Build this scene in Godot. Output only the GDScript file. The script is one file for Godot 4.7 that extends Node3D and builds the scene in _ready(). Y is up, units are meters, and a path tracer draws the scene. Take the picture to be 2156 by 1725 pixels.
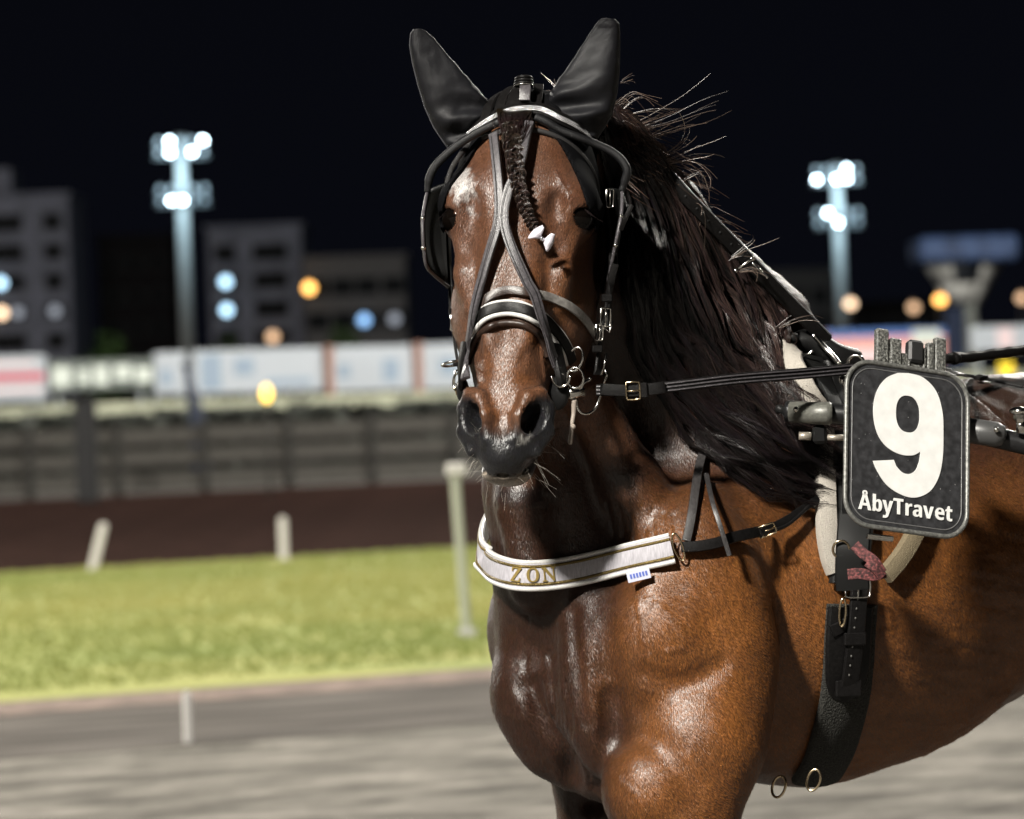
extends Node3D
# A bay trotting horse at a racetrack by night, under floodlights.

const F := 9600.0          # focal length in sight units: 2156 units across the frame
var CAM := Transform3D()
var rng := RandomNumberGenerator.new()
var used := {}

# ---------------------------------------------------------------- small helpers
func P(px: float, py: float, d: float) -> Vector3:      # a point at distance d along the sight line
	return CAM * Vector3((px - 1078.0) / F * d, (862.5 - py) / F * d, -d)

const KEY := 2650.0
const RIM := 480.0
const FAR_RIGHT := 850.0
const LEFT := 1100.0
const GRASS := 1650.0
const FACADE_FILL := 210.0
const GRID_BODY := 0.0052
const GRID_HEAD := 0.0034
func lin(r: float, g: float, b: float) -> Color:         # real-world base colour, linear
	return Color(r, g, b).linear_to_srgb()

func mat(r: float, g: float, b: float, rough := 0.6, metal := 0.0) -> StandardMaterial3D:
	var m := StandardMaterial3D.new()
	m.albedo_color = lin(r, g, b)
	m.roughness = rough
	m.metallic = metal
	return m

func noise_tex(freq: float, seed_: int, lo: float, hi: float, size := 256, oct := 4, normal := false) -> NoiseTexture2D:
	var t := NoiseTexture2D.new()
	var n := FastNoiseLite.new()
	n.seed = seed_
	n.frequency = freq
	n.fractal_octaves = oct
	n.noise_type = FastNoiseLite.TYPE_SIMPLEX_SMOOTH
	t.noise = n
	t.width = size
	t.height = size
	t.seamless = true
	if normal:
		t.as_normal_map = true
		t.bump_strength = hi
	else:
		var g := Gradient.new()
		g.set_color(0, Color(lo, lo, lo))
		g.set_color(1, Color(hi, hi, hi))
		t.color_ramp = g
	return t

func grain(m: StandardMaterial3D, tex: Texture2D, scale: float, bump: Texture2D = null, bump_cm := 0.0, world := false) -> StandardMaterial3D:
	m.albedo_texture = tex
	m.uv1_triplanar = true
	m.uv1_world_triplanar = world
	m.uv1_scale = Vector3(scale, scale, scale)
	if bump:
		m.heightmap_enabled = true
		m.heightmap_texture = bump
		m.heightmap_scale = bump_cm
	return m

func numbered(called: String) -> String:
	if not used.has(called):
		used[called] = 0
		return called
	used[called] += 1
	return "%s_%03d" % [called, used[called]]

func thing(called: String, label: String, category: String, group := "", at := Vector3.ZERO) -> Node3D:
	var o := Node3D.new()
	o.name = numbered(called)
	o.position = at
	add_child(o)
	o.set_meta("label", label)
	o.set_meta("category", category)
	if group:
		o.set_meta("group", group)
	return o

func obj(called: String, m: Mesh, material: Material, parent: Node, label := "", category := "", group := "") -> MeshInstance3D:
	var o := MeshInstance3D.new()
	o.name = numbered(called) if parent == self else called
	o.mesh = m
	if material:
		o.material_override = material
	parent.add_child(o, true)
	if label:
		o.set_meta("label", label)
	if category:
		o.set_meta("category", category)
	if group:
		o.set_meta("group", group)
	return o

func structure(called: String, m: Mesh, material: Material) -> MeshInstance3D:
	var o := obj(called, m, material, self)
	o.set_meta("kind", "structure")
	return o

func st_new() -> SurfaceTool:
	var st := SurfaceTool.new()
	st.begin(Mesh.PRIMITIVE_TRIANGLES)
	return st

func done(st: SurfaceTool, smooth := true) -> ArrayMesh:
	if smooth:
		st.index()
	st.generate_normals()
	return st.commit()

func tri(st: SurfaceTool, a: Vector3, b: Vector3, c: Vector3) -> void:   # a, b, c counter-clockwise seen from outside
	st.add_vertex(a)
	st.add_vertex(c)
	st.add_vertex(b)

func quad(st: SurfaceTool, a: Vector3, b: Vector3, c: Vector3, d: Vector3) -> void:
	tri(st, a, b, c)
	tri(st, a, c, d)

func box(st: SurfaceTool, t: Transform3D, size: Vector3, bev := 0.0) -> void:
	# a box with chamfered edges, flat shaded
	var h := size / 2.0
	var b := minf(bev, minf(h.x, minf(h.y, h.z)) * 0.6)
	st.set_smooth_group(-1)
	if b <= 0.0:
		for ax in 3:
			for sg in [-1.0, 1.0]:
				var n := Vector3.ZERO
				n[ax] = sg
				var u := Vector3.ZERO
				u[(ax + 1) % 3] = 1.0
				var w: Vector3 = n.cross(u)
				quad(st, t * ((n - u - w) * h), t * ((n + u - w) * h), t * ((n + u + w) * h), t * ((n - u + w) * h))
		return
	for ax in 3:
		for sg in [-1.0, 1.0]:
			var n := Vector3.ZERO
			n[ax] = sg
			var u := Vector3.ZERO
			u[(ax + 1) % 3] = 1.0
			var w: Vector3 = n.cross(u)
			var hi: Vector3 = h - Vector3(b, b, b)
			var c := []
			for q in [[-1, -1], [1, -1], [1, 1], [-1, 1]]:
				c.append(t * (n * h + u * q[0] * hi + w * q[1] * hi))
			quad(st, c[0], c[1], c[2], c[3])
	for ax in 3:
		var a1 := (ax + 1) % 3
		var a2 := (ax + 2) % 3
		for s1 in [-1.0, 1.0]:
			for s2 in [-1.0, 1.0]:
				var p := []
				for e in [-1.0, 1.0]:
					var v1 := Vector3.ZERO
					v1[ax] = e * (h[ax] - b)
					v1[a1] = s1 * h[a1]
					v1[a2] = s2 * (h[a2] - b)
					var v2 := v1
					v2[a1] = s1 * (h[a1] - b)
					v2[a2] = s2 * h[a2]
					p.append(t * v1)
					p.append(t * v2)
				if s1 * s2 > 0:
					quad(st, p[0], p[2], p[3], p[1])
				else:
					quad(st, p[0], p[1], p[3], p[2])
	for sx in [-1.0, 1.0]:
		for sy in [-1.0, 1.0]:
			for sz in [-1.0, 1.0]:
				var s := Vector3(sx, sy, sz)
				var q := h - Vector3(b, b, b)
				var a: Vector3 = t * (s * Vector3(h.x, q.y, q.z))
				var bb: Vector3 = t * (s * Vector3(q.x, h.y, q.z))
				var c: Vector3 = t * (s * Vector3(q.x, q.y, h.z))
				if sx * sy * sz > 0:
					tri(st, a, bb, c)
				else:
					tri(st, a, c, bb)

func at(p: Vector3, b := Basis()) -> Transform3D:
	return Transform3D(b, p)

func spline(pts: Array, n: int) -> Array:                # Catmull-Rom through pts
	var out := []
	var m := pts.size()
	for i in n + 1:
		var x := float(i) / n * (m - 1)
		var k := mini(int(x), m - 2)
		var t := x - k
		var p0 = pts[maxi(k - 1, 0)]
		var p1 = pts[k]
		var p2 = pts[k + 1]
		var p3 = pts[mini(k + 2, m - 1)]
		out.append(0.5 * ((2.0 * p1) + (p2 - p0) * t + (2.0 * p0 - 5.0 * p1 + 4.0 * p2 - p3) * t * t + (3.0 * p1 - p0 - 3.0 * p2 + p3) * t * t * t))
	return out

func frames(path: Array, up0 := Vector3.UP, closed := false) -> Array:   # rotation-minimising frames along a path
	var out := []
	var n := path.size()
	var nrm := up0
	for i in n:
		var a: Vector3 = path[(i - 1 + n) % n] if closed else path[maxi(i - 1, 0)]
		var b: Vector3 = path[(i + 1) % n] if closed else path[mini(i + 1, n - 1)]
		var t := (b - a).normalized()
		nrm = (nrm - t * nrm.dot(t))
		nrm = nrm.normalized() if nrm.length() > 1e-5 else t.cross(Vector3(0.3, 0.5, 0.8)).normalized()
		out.append(Basis(t.cross(nrm), nrm, t))
	return out

func tube(st: SurfaceTool, path: Array, r, sides := 8, closed := false, caps := true) -> void:
	var fr := frames(path, Vector3(0.13, 1, 0.21).normalized(), closed)
	var n := path.size()
	st.set_smooth_group(0)
	var rings := []
	for i in n:
		var rad: float = r[i] if r is Array or r is PackedFloat32Array else r
		var ring := []
		for k in sides:
			var an := TAU * k / sides
			ring.append(path[i] + (fr[i].x * cos(an) + fr[i].y * sin(an)) * rad)
		rings.append(ring)
	for i in (n if closed else n - 1):
		var i2 := (i + 1) % n
		for k in sides:
			var k2 := (k + 1) % sides
			quad(st, rings[i][k], rings[i][k2], rings[i2][k2], rings[i2][k])
	if caps and not closed:
		for k in sides:
			var k2 := (k + 1) % sides
			tri(st, path[0], rings[0][k2], rings[0][k])
			tri(st, path[n - 1], rings[n - 1][k], rings[n - 1][k2])

func strap(st: SurfaceTool, path: Array, normals: Array, width, thick: float, crown := 0.12) -> void:
	# a leather strap: a flat band with rounded edges and a slightly crowned face, lying with its back on the path
	var n := path.size()
	st.set_smooth_group(0)
	var rings := []
	for i in n:
		var a: Vector3 = path[maxi(i - 1, 0)]
		var b: Vector3 = path[mini(i + 1, n - 1)]
		var t := (b - a).normalized()
		var nn: Vector3 = normals[i]
		nn = (nn - t * nn.dot(t)).normalized()
		var s := t.cross(nn)
		var w: float = (width[i] if width is Array else width) / 2.0
		var ring := []
		for q in [[-1.0, 0.0], [-1.0, 0.75], [-0.9, 1.0], [-0.4, 1.0 + crown * 0.8], [0.0, 1.0 + crown], [0.4, 1.0 + crown * 0.8], [0.9, 1.0], [1.0, 0.75], [1.0, 0.0]]:
			ring.append(path[i] + s * q[0] * w + nn * q[1] * thick)
		rings.append(ring)
	var m: int = rings[0].size()
	for k in m:
		st.set_smooth_group(0 if k >= 2 and k <= 5 else (1 if k < 2 else (2 if k < 8 else 3)))
		for i in n - 1:
			var k2 := (k + 1) % m
			quad(st, rings[i][k2], rings[i][k], rings[i + 1][k], rings[i + 1][k2])
	for k in range(1, m - 1):
		tri(st, rings[0][0], rings[0][k], rings[0][k + 1])
		tri(st, rings[n - 1][0], rings[n - 1][k + 1], rings[n - 1][k])

func ring_path(c: Vector3, u: Vector3, v: Vector3, n := 24, from := 0.0, to := TAU) -> Array:
	var out := []
	var full := absf(to - from - TAU) < 1e-4
	for i in (n if full else n + 1):
		var a := from + (to - from) * i / n
		out.append(c + u * cos(a) + v * sin(a))
	return out

func ell(st: SurfaceTool, t: Transform3D, nu := 12, nv := 8) -> void:   # unit sphere under t
	st.set_smooth_group(0)
	for j in nv:
		for i in nu:
			var c := []
			for q in [[i, j], [i + 1, j], [i + 1, j + 1], [i, j + 1]]:
				var a: float = TAU * q[0] / nu
				var b: float = PI * q[1] / nv
				c.append(t * Vector3(sin(b) * cos(a), cos(b), sin(b) * sin(a)))
			if j > 0:
				tri(st, c[0], c[1], c[2])
			if j < nv - 1:
				tri(st, c[0], c[2], c[3])

func sheet(st: SurfaceTool, rows: Array, thick: float, normals_out: Vector3) -> void:
	# a thick curved sheet through a grid of points; thickness goes against normals_out
	st.set_smooth_group(0)
	var n := rows.size()
	var m: int = rows[0].size()
	var back := []
	for i in n:
		var r := []
		for j in m:
			var du: Vector3 = rows[mini(i + 1, n - 1)][j] - rows[maxi(i - 1, 0)][j]
			var dv: Vector3 = rows[i][mini(j + 1, m - 1)] - rows[i][maxi(j - 1, 0)]
			var nn := du.cross(dv).normalized()
			if nn.dot(normals_out) < 0:
				nn = -nn
			r.append(rows[i][j] - nn * thick)
		back.append(r)
	var d0: Vector3 = (rows[1][0] - rows[0][0]).cross(rows[0][1] - rows[0][0])
	var flip := d0.dot(normals_out) < 0
	for i in n - 1:
		for j in m - 1:
			var a = rows[i][j]
			var b = rows[i + 1][j]
			var c = rows[i + 1][j + 1]
			var d = rows[i][j + 1]
			var a2 = back[i][j]
			var b2 = back[i + 1][j]
			var c2 = back[i + 1][j + 1]
			var d2 = back[i][j + 1]
			if flip:
				quad(st, a, d, c, b)
				quad(st, a2, b2, c2, d2)
			else:
				quad(st, a, b, c, d)
				quad(st, a2, d2, c2, b2)
	var rim := []
	var rim2 := []
	for i in n:
		rim.append(rows[i][0])
		rim2.append(back[i][0])
	for j in range(1, m):
		rim.append(rows[n - 1][j])
		rim2.append(back[n - 1][j])
	for i in range(n - 2, -1, -1):
		rim.append(rows[i][m - 1])
		rim2.append(back[i][m - 1])
	for j in range(m - 2, 0, -1):
		rim.append(rows[0][j])
		rim2.append(back[0][j])
	for i in rim.size():
		var k := (i + 1) % rim.size()
		if flip:
			quad(st, rim[i], rim[k], rim2[k], rim2[i])
		else:
			quad(st, rim[k], rim[i], rim2[i], rim2[k])

# ---------------------------------------------------------------- the field that the horse's body is meshed from
var kind := PackedInt32Array()       # 0 tapered capsule, 1 ellipsoid, 2 head
var pa := PackedVector3Array()
var pba := PackedVector3Array()
var pq := PackedFloat32Array()       # ra, rb-ra, 1/len2, k per primitive
var ptf: Array[Transform3D] = []
var pir := PackedVector3Array()
var pbc := PackedVector3Array()
var pbr := PackedFloat32Array()
var pop := PackedInt32Array()        # 0 joins, 1 cuts

func cone(a: Vector3, b: Vector3, ra: float, rb: float, k := 0.05, op := 0) -> void:
	kind.append(0)
	pa.append(a)
	pba.append(b - a)
	pq.append_array([ra, rb - ra, 1.0 / maxf((b - a).length_squared(), 1e-9), k])
	ptf.append(Transform3D())
	pir.append(Vector3.ONE)
	pbc.append((a + b) / 2.0)
	pbr.append((b - a).length() / 2.0 + maxf(ra, rb))
	pop.append(op)

func egg(t: Transform3D, r: Vector3, k := 0.05, op := 0) -> void:    # t: place and turn; r: the three radii
	kind.append(1)
	pa.append(t.origin)
	pba.append(Vector3.ZERO)
	pq.append_array([0.0, 0.0, 0.0, k])
	ptf.append(Transform3D(t.basis * Basis.from_scale(r), t.origin).affine_inverse())
	pir.append(Vector3(1.0 / r.x, 1.0 / r.y, 1.0 / r.z))
	pbc.append(t.origin)
	pbr.append(maxf(r.x, maxf(r.y, r.z)))
	pop.append(op)

func chain(pts: Array, rs: Array, k := 0.05, op := 0) -> void:
	for i in pts.size() - 1:
		cone(pts[i], pts[i + 1], rs[i], rs[i + 1], k, op)

var HEAD := Transform3D()
var HINV := Transform3D()
const HN := 140
var h_w := PackedFloat32Array()
var h_c := PackedFloat32Array()
var h_z := PackedFloat32Array()
var h_t := PackedFloat32Array()

func fld(p: Vector3, ids: PackedInt32Array) -> float:
	var d := 1.0
	for i in ids:
		var e: float
		var k := pq[i * 4 + 3]
		var ty := kind[i]
		if ty == 0:
			var q := p - pa[i]
			var t := clampf(q.dot(pba[i]) * pq[i * 4 + 2], 0.0, 1.0)
			e = (q - pba[i] * t).length() - pq[i * 4] - pq[i * 4 + 1] * t
		elif ty == 1:
			var q := ptf[i] * p
			var k0 := q.length()
			if k0 < 1e-4:
				e = -0.03
			else:
				e = k0 * (k0 - 1.0) / (q * pir[i]).length()
		else:
			e = head_d(HINV * p)
		if pop[i] == 0:
			var h := maxf(k - absf(d - e), 0.0)
			d = minf(d, e) - h * h / (4.0 * k)
		else:
			var h := maxf(k - absf(d + e), 0.0)
			d = maxf(d, -e) + h * h / (4.0 * k)
	return d

func head_d(p: Vector3) -> float:
	var y := clampf(-p.y, 0.0, 0.615)
	var x := y / 0.62 * HN
	var i := int(x)
	var f := x - i
	var w := lerpf(h_w[i], h_w[i + 1], f)
	var zc := lerpf(h_c[i], h_c[i + 1], f)
	var hz := lerpf(h_z[i], h_z[i + 1], f)
	var tp := lerpf(h_t[i], h_t[i + 1], f)
	var qz := (p.z - zc) / hz
	if qz > 0.0:
		w *= lerpf(1.0, tp, smoothstep(0.0, 1.0, qz))
	var qx := absf(p.x) / w
	var r := pow(pow(qx, 2.4) + pow(absf(qz), 2.4), 1.0 / 2.4)
	var d := (r - 1.0) * minf(w, hz)
	var over := maxf(p.y - 0.0, -p.y - 0.60)
	if over > 0.0:
		d = sqrt(maxf(d, 0.0) * maxf(d, 0.0) + over * over) if d > 0.0 else maxf(d, over)
	return d

func head_sections(rows: Array) -> void:
	# rows of (distance below the poll, half width, front, back, share of the width left at the front)
	for i in HN + 1:
		var y := 0.62 * i / HN
		var j := 0
		while j < rows.size() - 2 and y > rows[j + 1][0]:
			j += 1
		var t := clampf((y - rows[j][0]) / (rows[j + 1][0] - rows[j][0]), 0.0, 1.0)
		var v := []
		for c in range(1, 5):
			var a: float = rows[j][c]
			var b: float = rows[j + 1][c]
			var m0: float = (b - rows[maxi(j - 1, 0)][c]) / maxf(rows[j + 1][0] - rows[maxi(j - 1, 0)][0], 1e-4) * (rows[j + 1][0] - rows[j][0])
			var n2: int = mini(j + 2, rows.size() - 1)
			var m1: float = (rows[n2][c] - a) / maxf(rows[n2][0] - rows[j][0], 1e-4) * (rows[j + 1][0] - rows[j][0])
			var t2 := t * t
			var t3 := t2 * t
			v.append((2 * t3 - 3 * t2 + 1) * a + (t3 - 2 * t2 + t) * m0 + (-2 * t3 + 3 * t2) * b + (t3 - t2) * m1)
		h_w.append(v[0])
		h_c.append((v[1] + v[2]) / 2.0)
		h_z.append((v[1] - v[2]) / 2.0)
		h_t.append(v[3])

func near(c: Vector3, reach: float) -> PackedInt32Array:
	var ids := PackedInt32Array()
	for i in kind.size():
		if pbc[i].distance_to(c) < pbr[i] + reach:
			ids.append(i)
	return ids

# surface nets, block by block, on several threads
const BL := 8
var job := {}
var job_out: Array = []

func _block(n: int) -> void:
	var h: float = job.h
	var iso: float = job.iso
	var bk: Vector3i = job.blocks[n]
	var lo: Vector3 = job.lo
	var base := bk * BL
	var c := lo + (Vector3(base) + Vector3.ONE * (BL / 2.0)) * h
	if job.keep != null and not job.keep.call(c):
		return
	var ids := near(c, h * BL * 0.87 + 0.13)
	if ids.is_empty():
		return
	var clip = job.clip
	var use_clip: bool = clip != null
	var dc := fld(c, ids) - iso
	if absf(dc) > h * BL * 1.5 + 0.01:
		return
	var S := BL + 1
	var v := PackedFloat32Array()
	v.resize(S * S * S)
	var any_in := false
	var any_out := false
	var q := 0
	for z in S:
		for y in S:
			for x in S:
				var p := lo + Vector3(base.x + x, base.y + y, base.z + z) * h
				var d := fld(p, ids) - iso
				if use_clip:
					d = clip.call(p, d)
				v[q] = d
				q += 1
				if d < 0.0:
					any_in = true
				else:
					any_out = true
	if not (any_in and any_out):
		return
	var keys := PackedInt64Array()
	var pos := PackedVector3Array()
	for z in BL:
		for y in BL:
			for x in BL:
				var o := x + S * (y + S * z)
				var cv := [v[o], v[o + 1], v[o + S], v[o + S + 1], v[o + S * S], v[o + S * S + 1], v[o + S * S + S], v[o + S * S + S + 1]]
				var neg := 0
				for k in 8:
					if cv[k] < 0.0:
						neg += 1
				if neg == 0 or neg == 8:
					continue
				var sum := Vector3.ZERO
				var cnt := 0
				for e in EDGES:
					var a: float = cv[e[0]]
					var b: float = cv[e[1]]
					if (a < 0.0) != (b < 0.0):
						var t := a / (a - b)
						var pa_ := Vector3(e[0] & 1, (e[0] >> 1) & 1, e[0] >> 2)
						var pb_ := Vector3(e[1] & 1, (e[1] >> 1) & 1, e[1] >> 2)
						sum += pa_.lerp(pb_, t)
						cnt += 1
				keys.append((base.x + x) + ((base.y + y) << 16) + ((base.z + z) << 32))
				pos.append(lo + (Vector3(base.x + x, base.y + y, base.z + z) + sum / cnt) * h)
	var quads := PackedInt64Array()
	for z in BL:
		for y in BL:
			for x in BL:
				var o := x + S * (y + S * z)
				var a := v[o] < 0.0
				var key := (base.x + x) + ((base.y + y) << 16) + ((base.z + z) << 32)
				for ax in 3:
					var st: int = [1, S, S * S][ax]
					var b := v[o + st] < 0.0
					if a != b:
						quads.append(key)
						quads.append(ax * 2 + (1 if a else 0))
	job_out[n] = [keys, pos, quads]

const EDGES := [[0, 1], [2, 3], [4, 5], [6, 7], [0, 2], [1, 3], [4, 6], [5, 7], [0, 4], [1, 5], [2, 6], [3, 7]]

func nets(lo: Vector3, hi: Vector3, h: float, iso := 0.0, clip = null, keep = null) -> Array:
	# returns [positions, indices] of the surface inside the box
	var nb := Vector3i(((hi - lo) / (h * BL)).ceil())
	var blocks: Array[Vector3i] = []
	for z in nb.z:
		for y in nb.y:
			for x in nb.x:
				blocks.append(Vector3i(x, y, z))
	job = {"h": h, "iso": iso, "blocks": blocks, "lo": lo, "clip": clip, "keep": keep}
	job_out = []
	job_out.resize(blocks.size())
	var task := WorkerThreadPool.add_group_task(_block, blocks.size(), -1, true)
	WorkerThreadPool.wait_for_group_task_completion(task)
	var index := {}
	var pos := PackedVector3Array()
	for r in job_out:
		if r == null:
			continue
		var ks: PackedInt64Array = r[0]
		var base := pos.size()
		pos.append_array(r[1])
		for i in ks.size():
			index[ks[i]] = base + i
	var tris := PackedInt32Array()
	var step := [1, 1 << 16, 1 << 32]
	for r in job_out:
		if r == null:
			continue
		var qs: PackedInt64Array = r[2]
		for i in range(0, qs.size(), 2):
			var key := qs[i]
			var ax := qs[i + 1] >> 1
			var s1: int = step[(ax + 1) % 3]
			var s2: int = step[(ax + 2) % 3]
			var a: int = index.get(key, -1)
			var b: int = index.get(key - s1, -1)
			var c: int = index.get(key - s1 - s2, -1)
			var d: int = index.get(key - s2, -1)
			if a < 0 or b < 0 or c < 0 or d < 0:
				continue
			if qs[i + 1] & 1:
				tris.append_array([a, c, b, a, d, c])
			else:
				tris.append_array([a, b, c, a, c, d])
	job_out = []
	return [pos, tris]

func net_mesh(r: Array, colour = null, shift = null) -> ArrayMesh:
	var pos: PackedVector3Array = r[0]
	var tris: PackedInt32Array = r[1]
	var nrm := net_normals(pos, tris)
	if shift != null:
		for i in pos.size():
			pos[i] += nrm[i] * shift.call(pos[i], nrm[i])
		nrm = net_normals(pos, tris)
	var arr := []
	arr.resize(Mesh.ARRAY_MAX)
	arr[Mesh.ARRAY_VERTEX] = pos
	arr[Mesh.ARRAY_NORMAL] = nrm
	arr[Mesh.ARRAY_INDEX] = tris
	if colour != null:
		var cs := PackedColorArray()
		cs.resize(pos.size())
		for i in pos.size():
			cs[i] = colour.call(pos[i], nrm[i])
		arr[Mesh.ARRAY_COLOR] = cs
	var m := ArrayMesh.new()
	m.add_surface_from_arrays(Mesh.PRIMITIVE_TRIANGLES, arr)
	return m

func net_normals(pos: PackedVector3Array, tris: PackedInt32Array) -> PackedVector3Array:
	var nrm := PackedVector3Array()
	nrm.resize(pos.size())
	for i in range(0, tris.size(), 3):
		var a := tris[i]
		var b := tris[i + 1]
		var c := tris[i + 2]
		var n := (pos[c] - pos[a]).cross(pos[b] - pos[a])
		nrm[a] += n
		nrm[b] += n
		nrm[c] += n
	for i in nrm.size():
		nrm[i] = nrm[i].normalized()
	return nrm

var hit_ids := PackedInt32Array()
func hit(px: float, py: float, off := 0.0, from := 6.3) -> Vector3:     # where the sight line meets the horse; lifted off its skin by off
	var o := CAM.origin
	var dir := (P(px, py, 1.0) - o)
	var d := from
	for i in 90:
		var p := o + dir * d
		var e := fld(p, hit_ids) - off
		if e < 0.0006:
			return p
		d += e * 0.7
		if d > 8.6:
			break
	return Vector3.INF

func grad(p: Vector3) -> Vector3:
	var e := 0.003
	var d := fld(p, hit_ids)
	return Vector3(fld(p + Vector3(e, 0, 0), hit_ids) - d, fld(p + Vector3(0, e, 0), hit_ids) - d, fld(p + Vector3(0, 0, e), hit_ids) - d).normalized()

func onto(p: Vector3, off := 0.0) -> Vector3:            # pulls a point onto the horse's skin
	for i in 6:
		p -= grad(p) * (fld(p, hit_ids) - off) * 0.9
	return p

# ---------------------------------------------------------------- the horse
const BU := Vector3(0.819, 0, -0.574)     # along the back, from the chest to the tail
const BS := Vector3(0.574, 0, 0.819)      # towards the horse's left
const BO := Vector3(0.054, 0, -7.15)
func B(u: float, v: float, s: float) -> Vector3:
	return BO + BU * u + BS * s + Vector3(0, v, 0)

func H(x: float, y: float, z: float) -> Vector3:         # head axes: y up the face from the poll, z out of the forehead
	return HEAD * Vector3(x, y, z)

func body_basis() -> Basis:
	return Basis(BU, Vector3.UP, BS)

func eggb(u: float, v: float, s: float, r: Vector3, k := 0.05, turn := Vector3.ZERO, op := 0) -> void:
	egg(Transform3D(body_basis() * Basis.from_euler(turn), B(u, v, s)), r, k, op)

func eggh(x: float, y: float, z: float, r: Vector3, k := 0.02, turn := Vector3.ZERO, op := 0) -> void:
	egg(Transform3D(HEAD.basis * Basis.from_euler(turn), H(x, y, z)), r, k, op)

func define_horse() -> void:
	# head: poll, tilt, a little turned to its right
	var hb := Basis.from_euler(Vector3(deg_to_rad(-21.0), deg_to_rad(-10.0), 0.0))
	hb = Basis(Vector3(0, 0, 1), deg_to_rad(-2.0)) * hb
	HEAD = Transform3D(hb, P(1104, 196, 7.02))
	HINV = HEAD.affine_inverse()
	head_sections([
		[0.00, 0.058, -0.006, -0.120, 0.9],
		[0.06, 0.092, 0.024, -0.170, 0.9],
		[0.11, 0.106, 0.038, -0.205, 0.88],
		[0.17, 0.107, 0.043, -0.225, 0.84],
		[0.23, 0.103, 0.038, -0.230, 0.78],
		[0.29, 0.098, 0.029, -0.220, 0.72],
		[0.35, 0.088, 0.020, -0.195, 0.70],
		[0.41, 0.073, 0.012, -0.155, 0.76],
		[0.47, 0.056, 0.006, -0.122, 0.84],
		[0.52, 0.049, 0.001, -0.112, 0.86],
		[0.56, 0.047, -0.008, -0.108, 0.88],
		[0.60, 0.038, -0.030, -0.098, 0.9],
		[0.62, 0.032, -0.040, -0.090, 0.9]])
	# body
	eggb(0.54, 1.145, 0, Vector3(0.46, 0.31, 0.28), 0.08)
	eggb(0.98, 1.215, 0, Vector3(0.5, 0.262, 0.28), 0.08)
	eggb(1.36, 1.26, 0, Vector3(0.33, 0.27, 0.27), 0.08)
	cone(B(0.42, 1.42, 0), B(0.75, 1.33, 0), 0.065, 0.09, 0.08)
	cone(B(0.75, 1.33, 0), B(1.4, 1.35, 0), 0.09, 0.13, 0.08)
	cone(B(0.12, 0.99, 0), B(0.5, 0.955, 0), 0.1, 0.12, 0.06)
	eggb(0.14, 1.13, 0, Vector3(0.15, 0.24, 0.185), 0.05)
	for s in [-1.0, 1.0]:
		eggb(0.05, 1.03, s * 0.084, Vector3(0.092, 0.165, 0.074), 0.016)                    # breast muscles
		cone(B(0.1, 1.1, s * (0.16 if s > 0 else 0.145)), B(0.38, 1.42, s * 0.1), 0.1, 0.07, 0.05)              # shoulder blade
		eggb(0.12, 1.15, s * (0.178 if s > 0 else 0.166), Vector3(0.1, 0.19, 0.072), 0.024, Vector3(0, 0, -0.35))
		eggb(0.175, 1.1, s * 0.205, Vector3(0.085, 0.2, 0.07), 0.02, Vector3(0, 0, 0.12))  # triceps
		# quarters and hind legs
		eggb(1.42, 1.18, s * 0.17, Vector3(0.2, 0.28, 0.13), 0.06)
		var hk := 0.1 if s < 0 else -0.12
		chain([B(1.38, 1.0, s * 0.17), B(1.3 + hk, 0.85, s * 0.17), B(1.55 + hk, 0.55, s * 0.15), B(1.5 + hk, 0.5, s * 0.15), B(1.46 + hk, 0.2, s * 0.14), B(1.4 + hk, 0.08, s * 0.14), B(1.37 + hk, 0.0, s * 0.14)],
			[0.14, 0.1, 0.055, 0.05, 0.035, 0.045, 0.06], 0.04)
	# forelegs: the left one reaches forward
	chain([B(0.17, 1.06, 0.185), B(0.135, 0.93, 0.185), B(0.055, 0.66, 0.175), B(0.02, 0.5, 0.17), B(0.04, 0.46, 0.17), B(-0.02, 0.24, 0.17), B(-0.06, 0.1, 0.17), B(-0.1, 0.02, 0.17)],
		[0.09, 0.1, 0.074, 0.05, 0.045, 0.034, 0.035, 0.05], 0.03)
	chain([B(0.24, 1.05, -0.185), B(0.22, 0.92, -0.18), B(0.21, 0.66, -0.168), B(0.22, 0.5, -0.16), B(0.23, 0.46, -0.16), B(0.28, 0.25, -0.16), B(0.27, 0.1, -0.16), B(0.24, 0.02, -0.16)],
		[0.1, 0.095, 0.066, 0.048, 0.045, 0.034, 0.035, 0.05], 0.03)
	# the breast runs down and back between the legs
	cone(B(0.02, 1.0, -0.075), B(0.1, 0.9, -0.05), 0.075, 0.07, 0.03)
	cone(B(0.03, 1.0, 0.0), B(0.15, 0.86, 0.02), 0.07, 0.07, 0.03)
	cone(B(0.05, 1.0, 0.09), B(0.1, 0.86, 0.15), 0.07, 0.066, 0.03)
	eggb(0.055, 0.86, 0.172, Vector3(0.08, 0.085, 0.082), 0.014)
	# hollow between shoulder and ribs, groove down the middle of the breast, fold of the armpit
	cone(B(0.32, 1.32, 0.31), B(0.29, 0.95, 0.33), 0.035, 0.078, 0.03, 1)
	cone(B(0.02, 1.3, 0.19), B(0.05, 1.16, 0.27), 0.012, 0.016, 0.035, 1)
	cone(B(-0.03, 1.12, 0.16), B(0.0, 0.95, 0.15), 0.008, 0.014, 0.03, 1)
	cone(B(-0.052, 1.2, 0.0), B(-0.034, 0.88, 0.0), 0.006, 0.016, 0.02, 1)
	# neck
	chain([P(1120, 290, 7.16), P(1250, 330, 7.2), P(1385, 455, 7.3), P(1490, 590, 7.38), P(1590, 700, 7.45), B(0.48, 1.42, 0)], [0.07, 0.062, 0.055, 0.06, 0.075, 0.09], 0.09)
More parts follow.
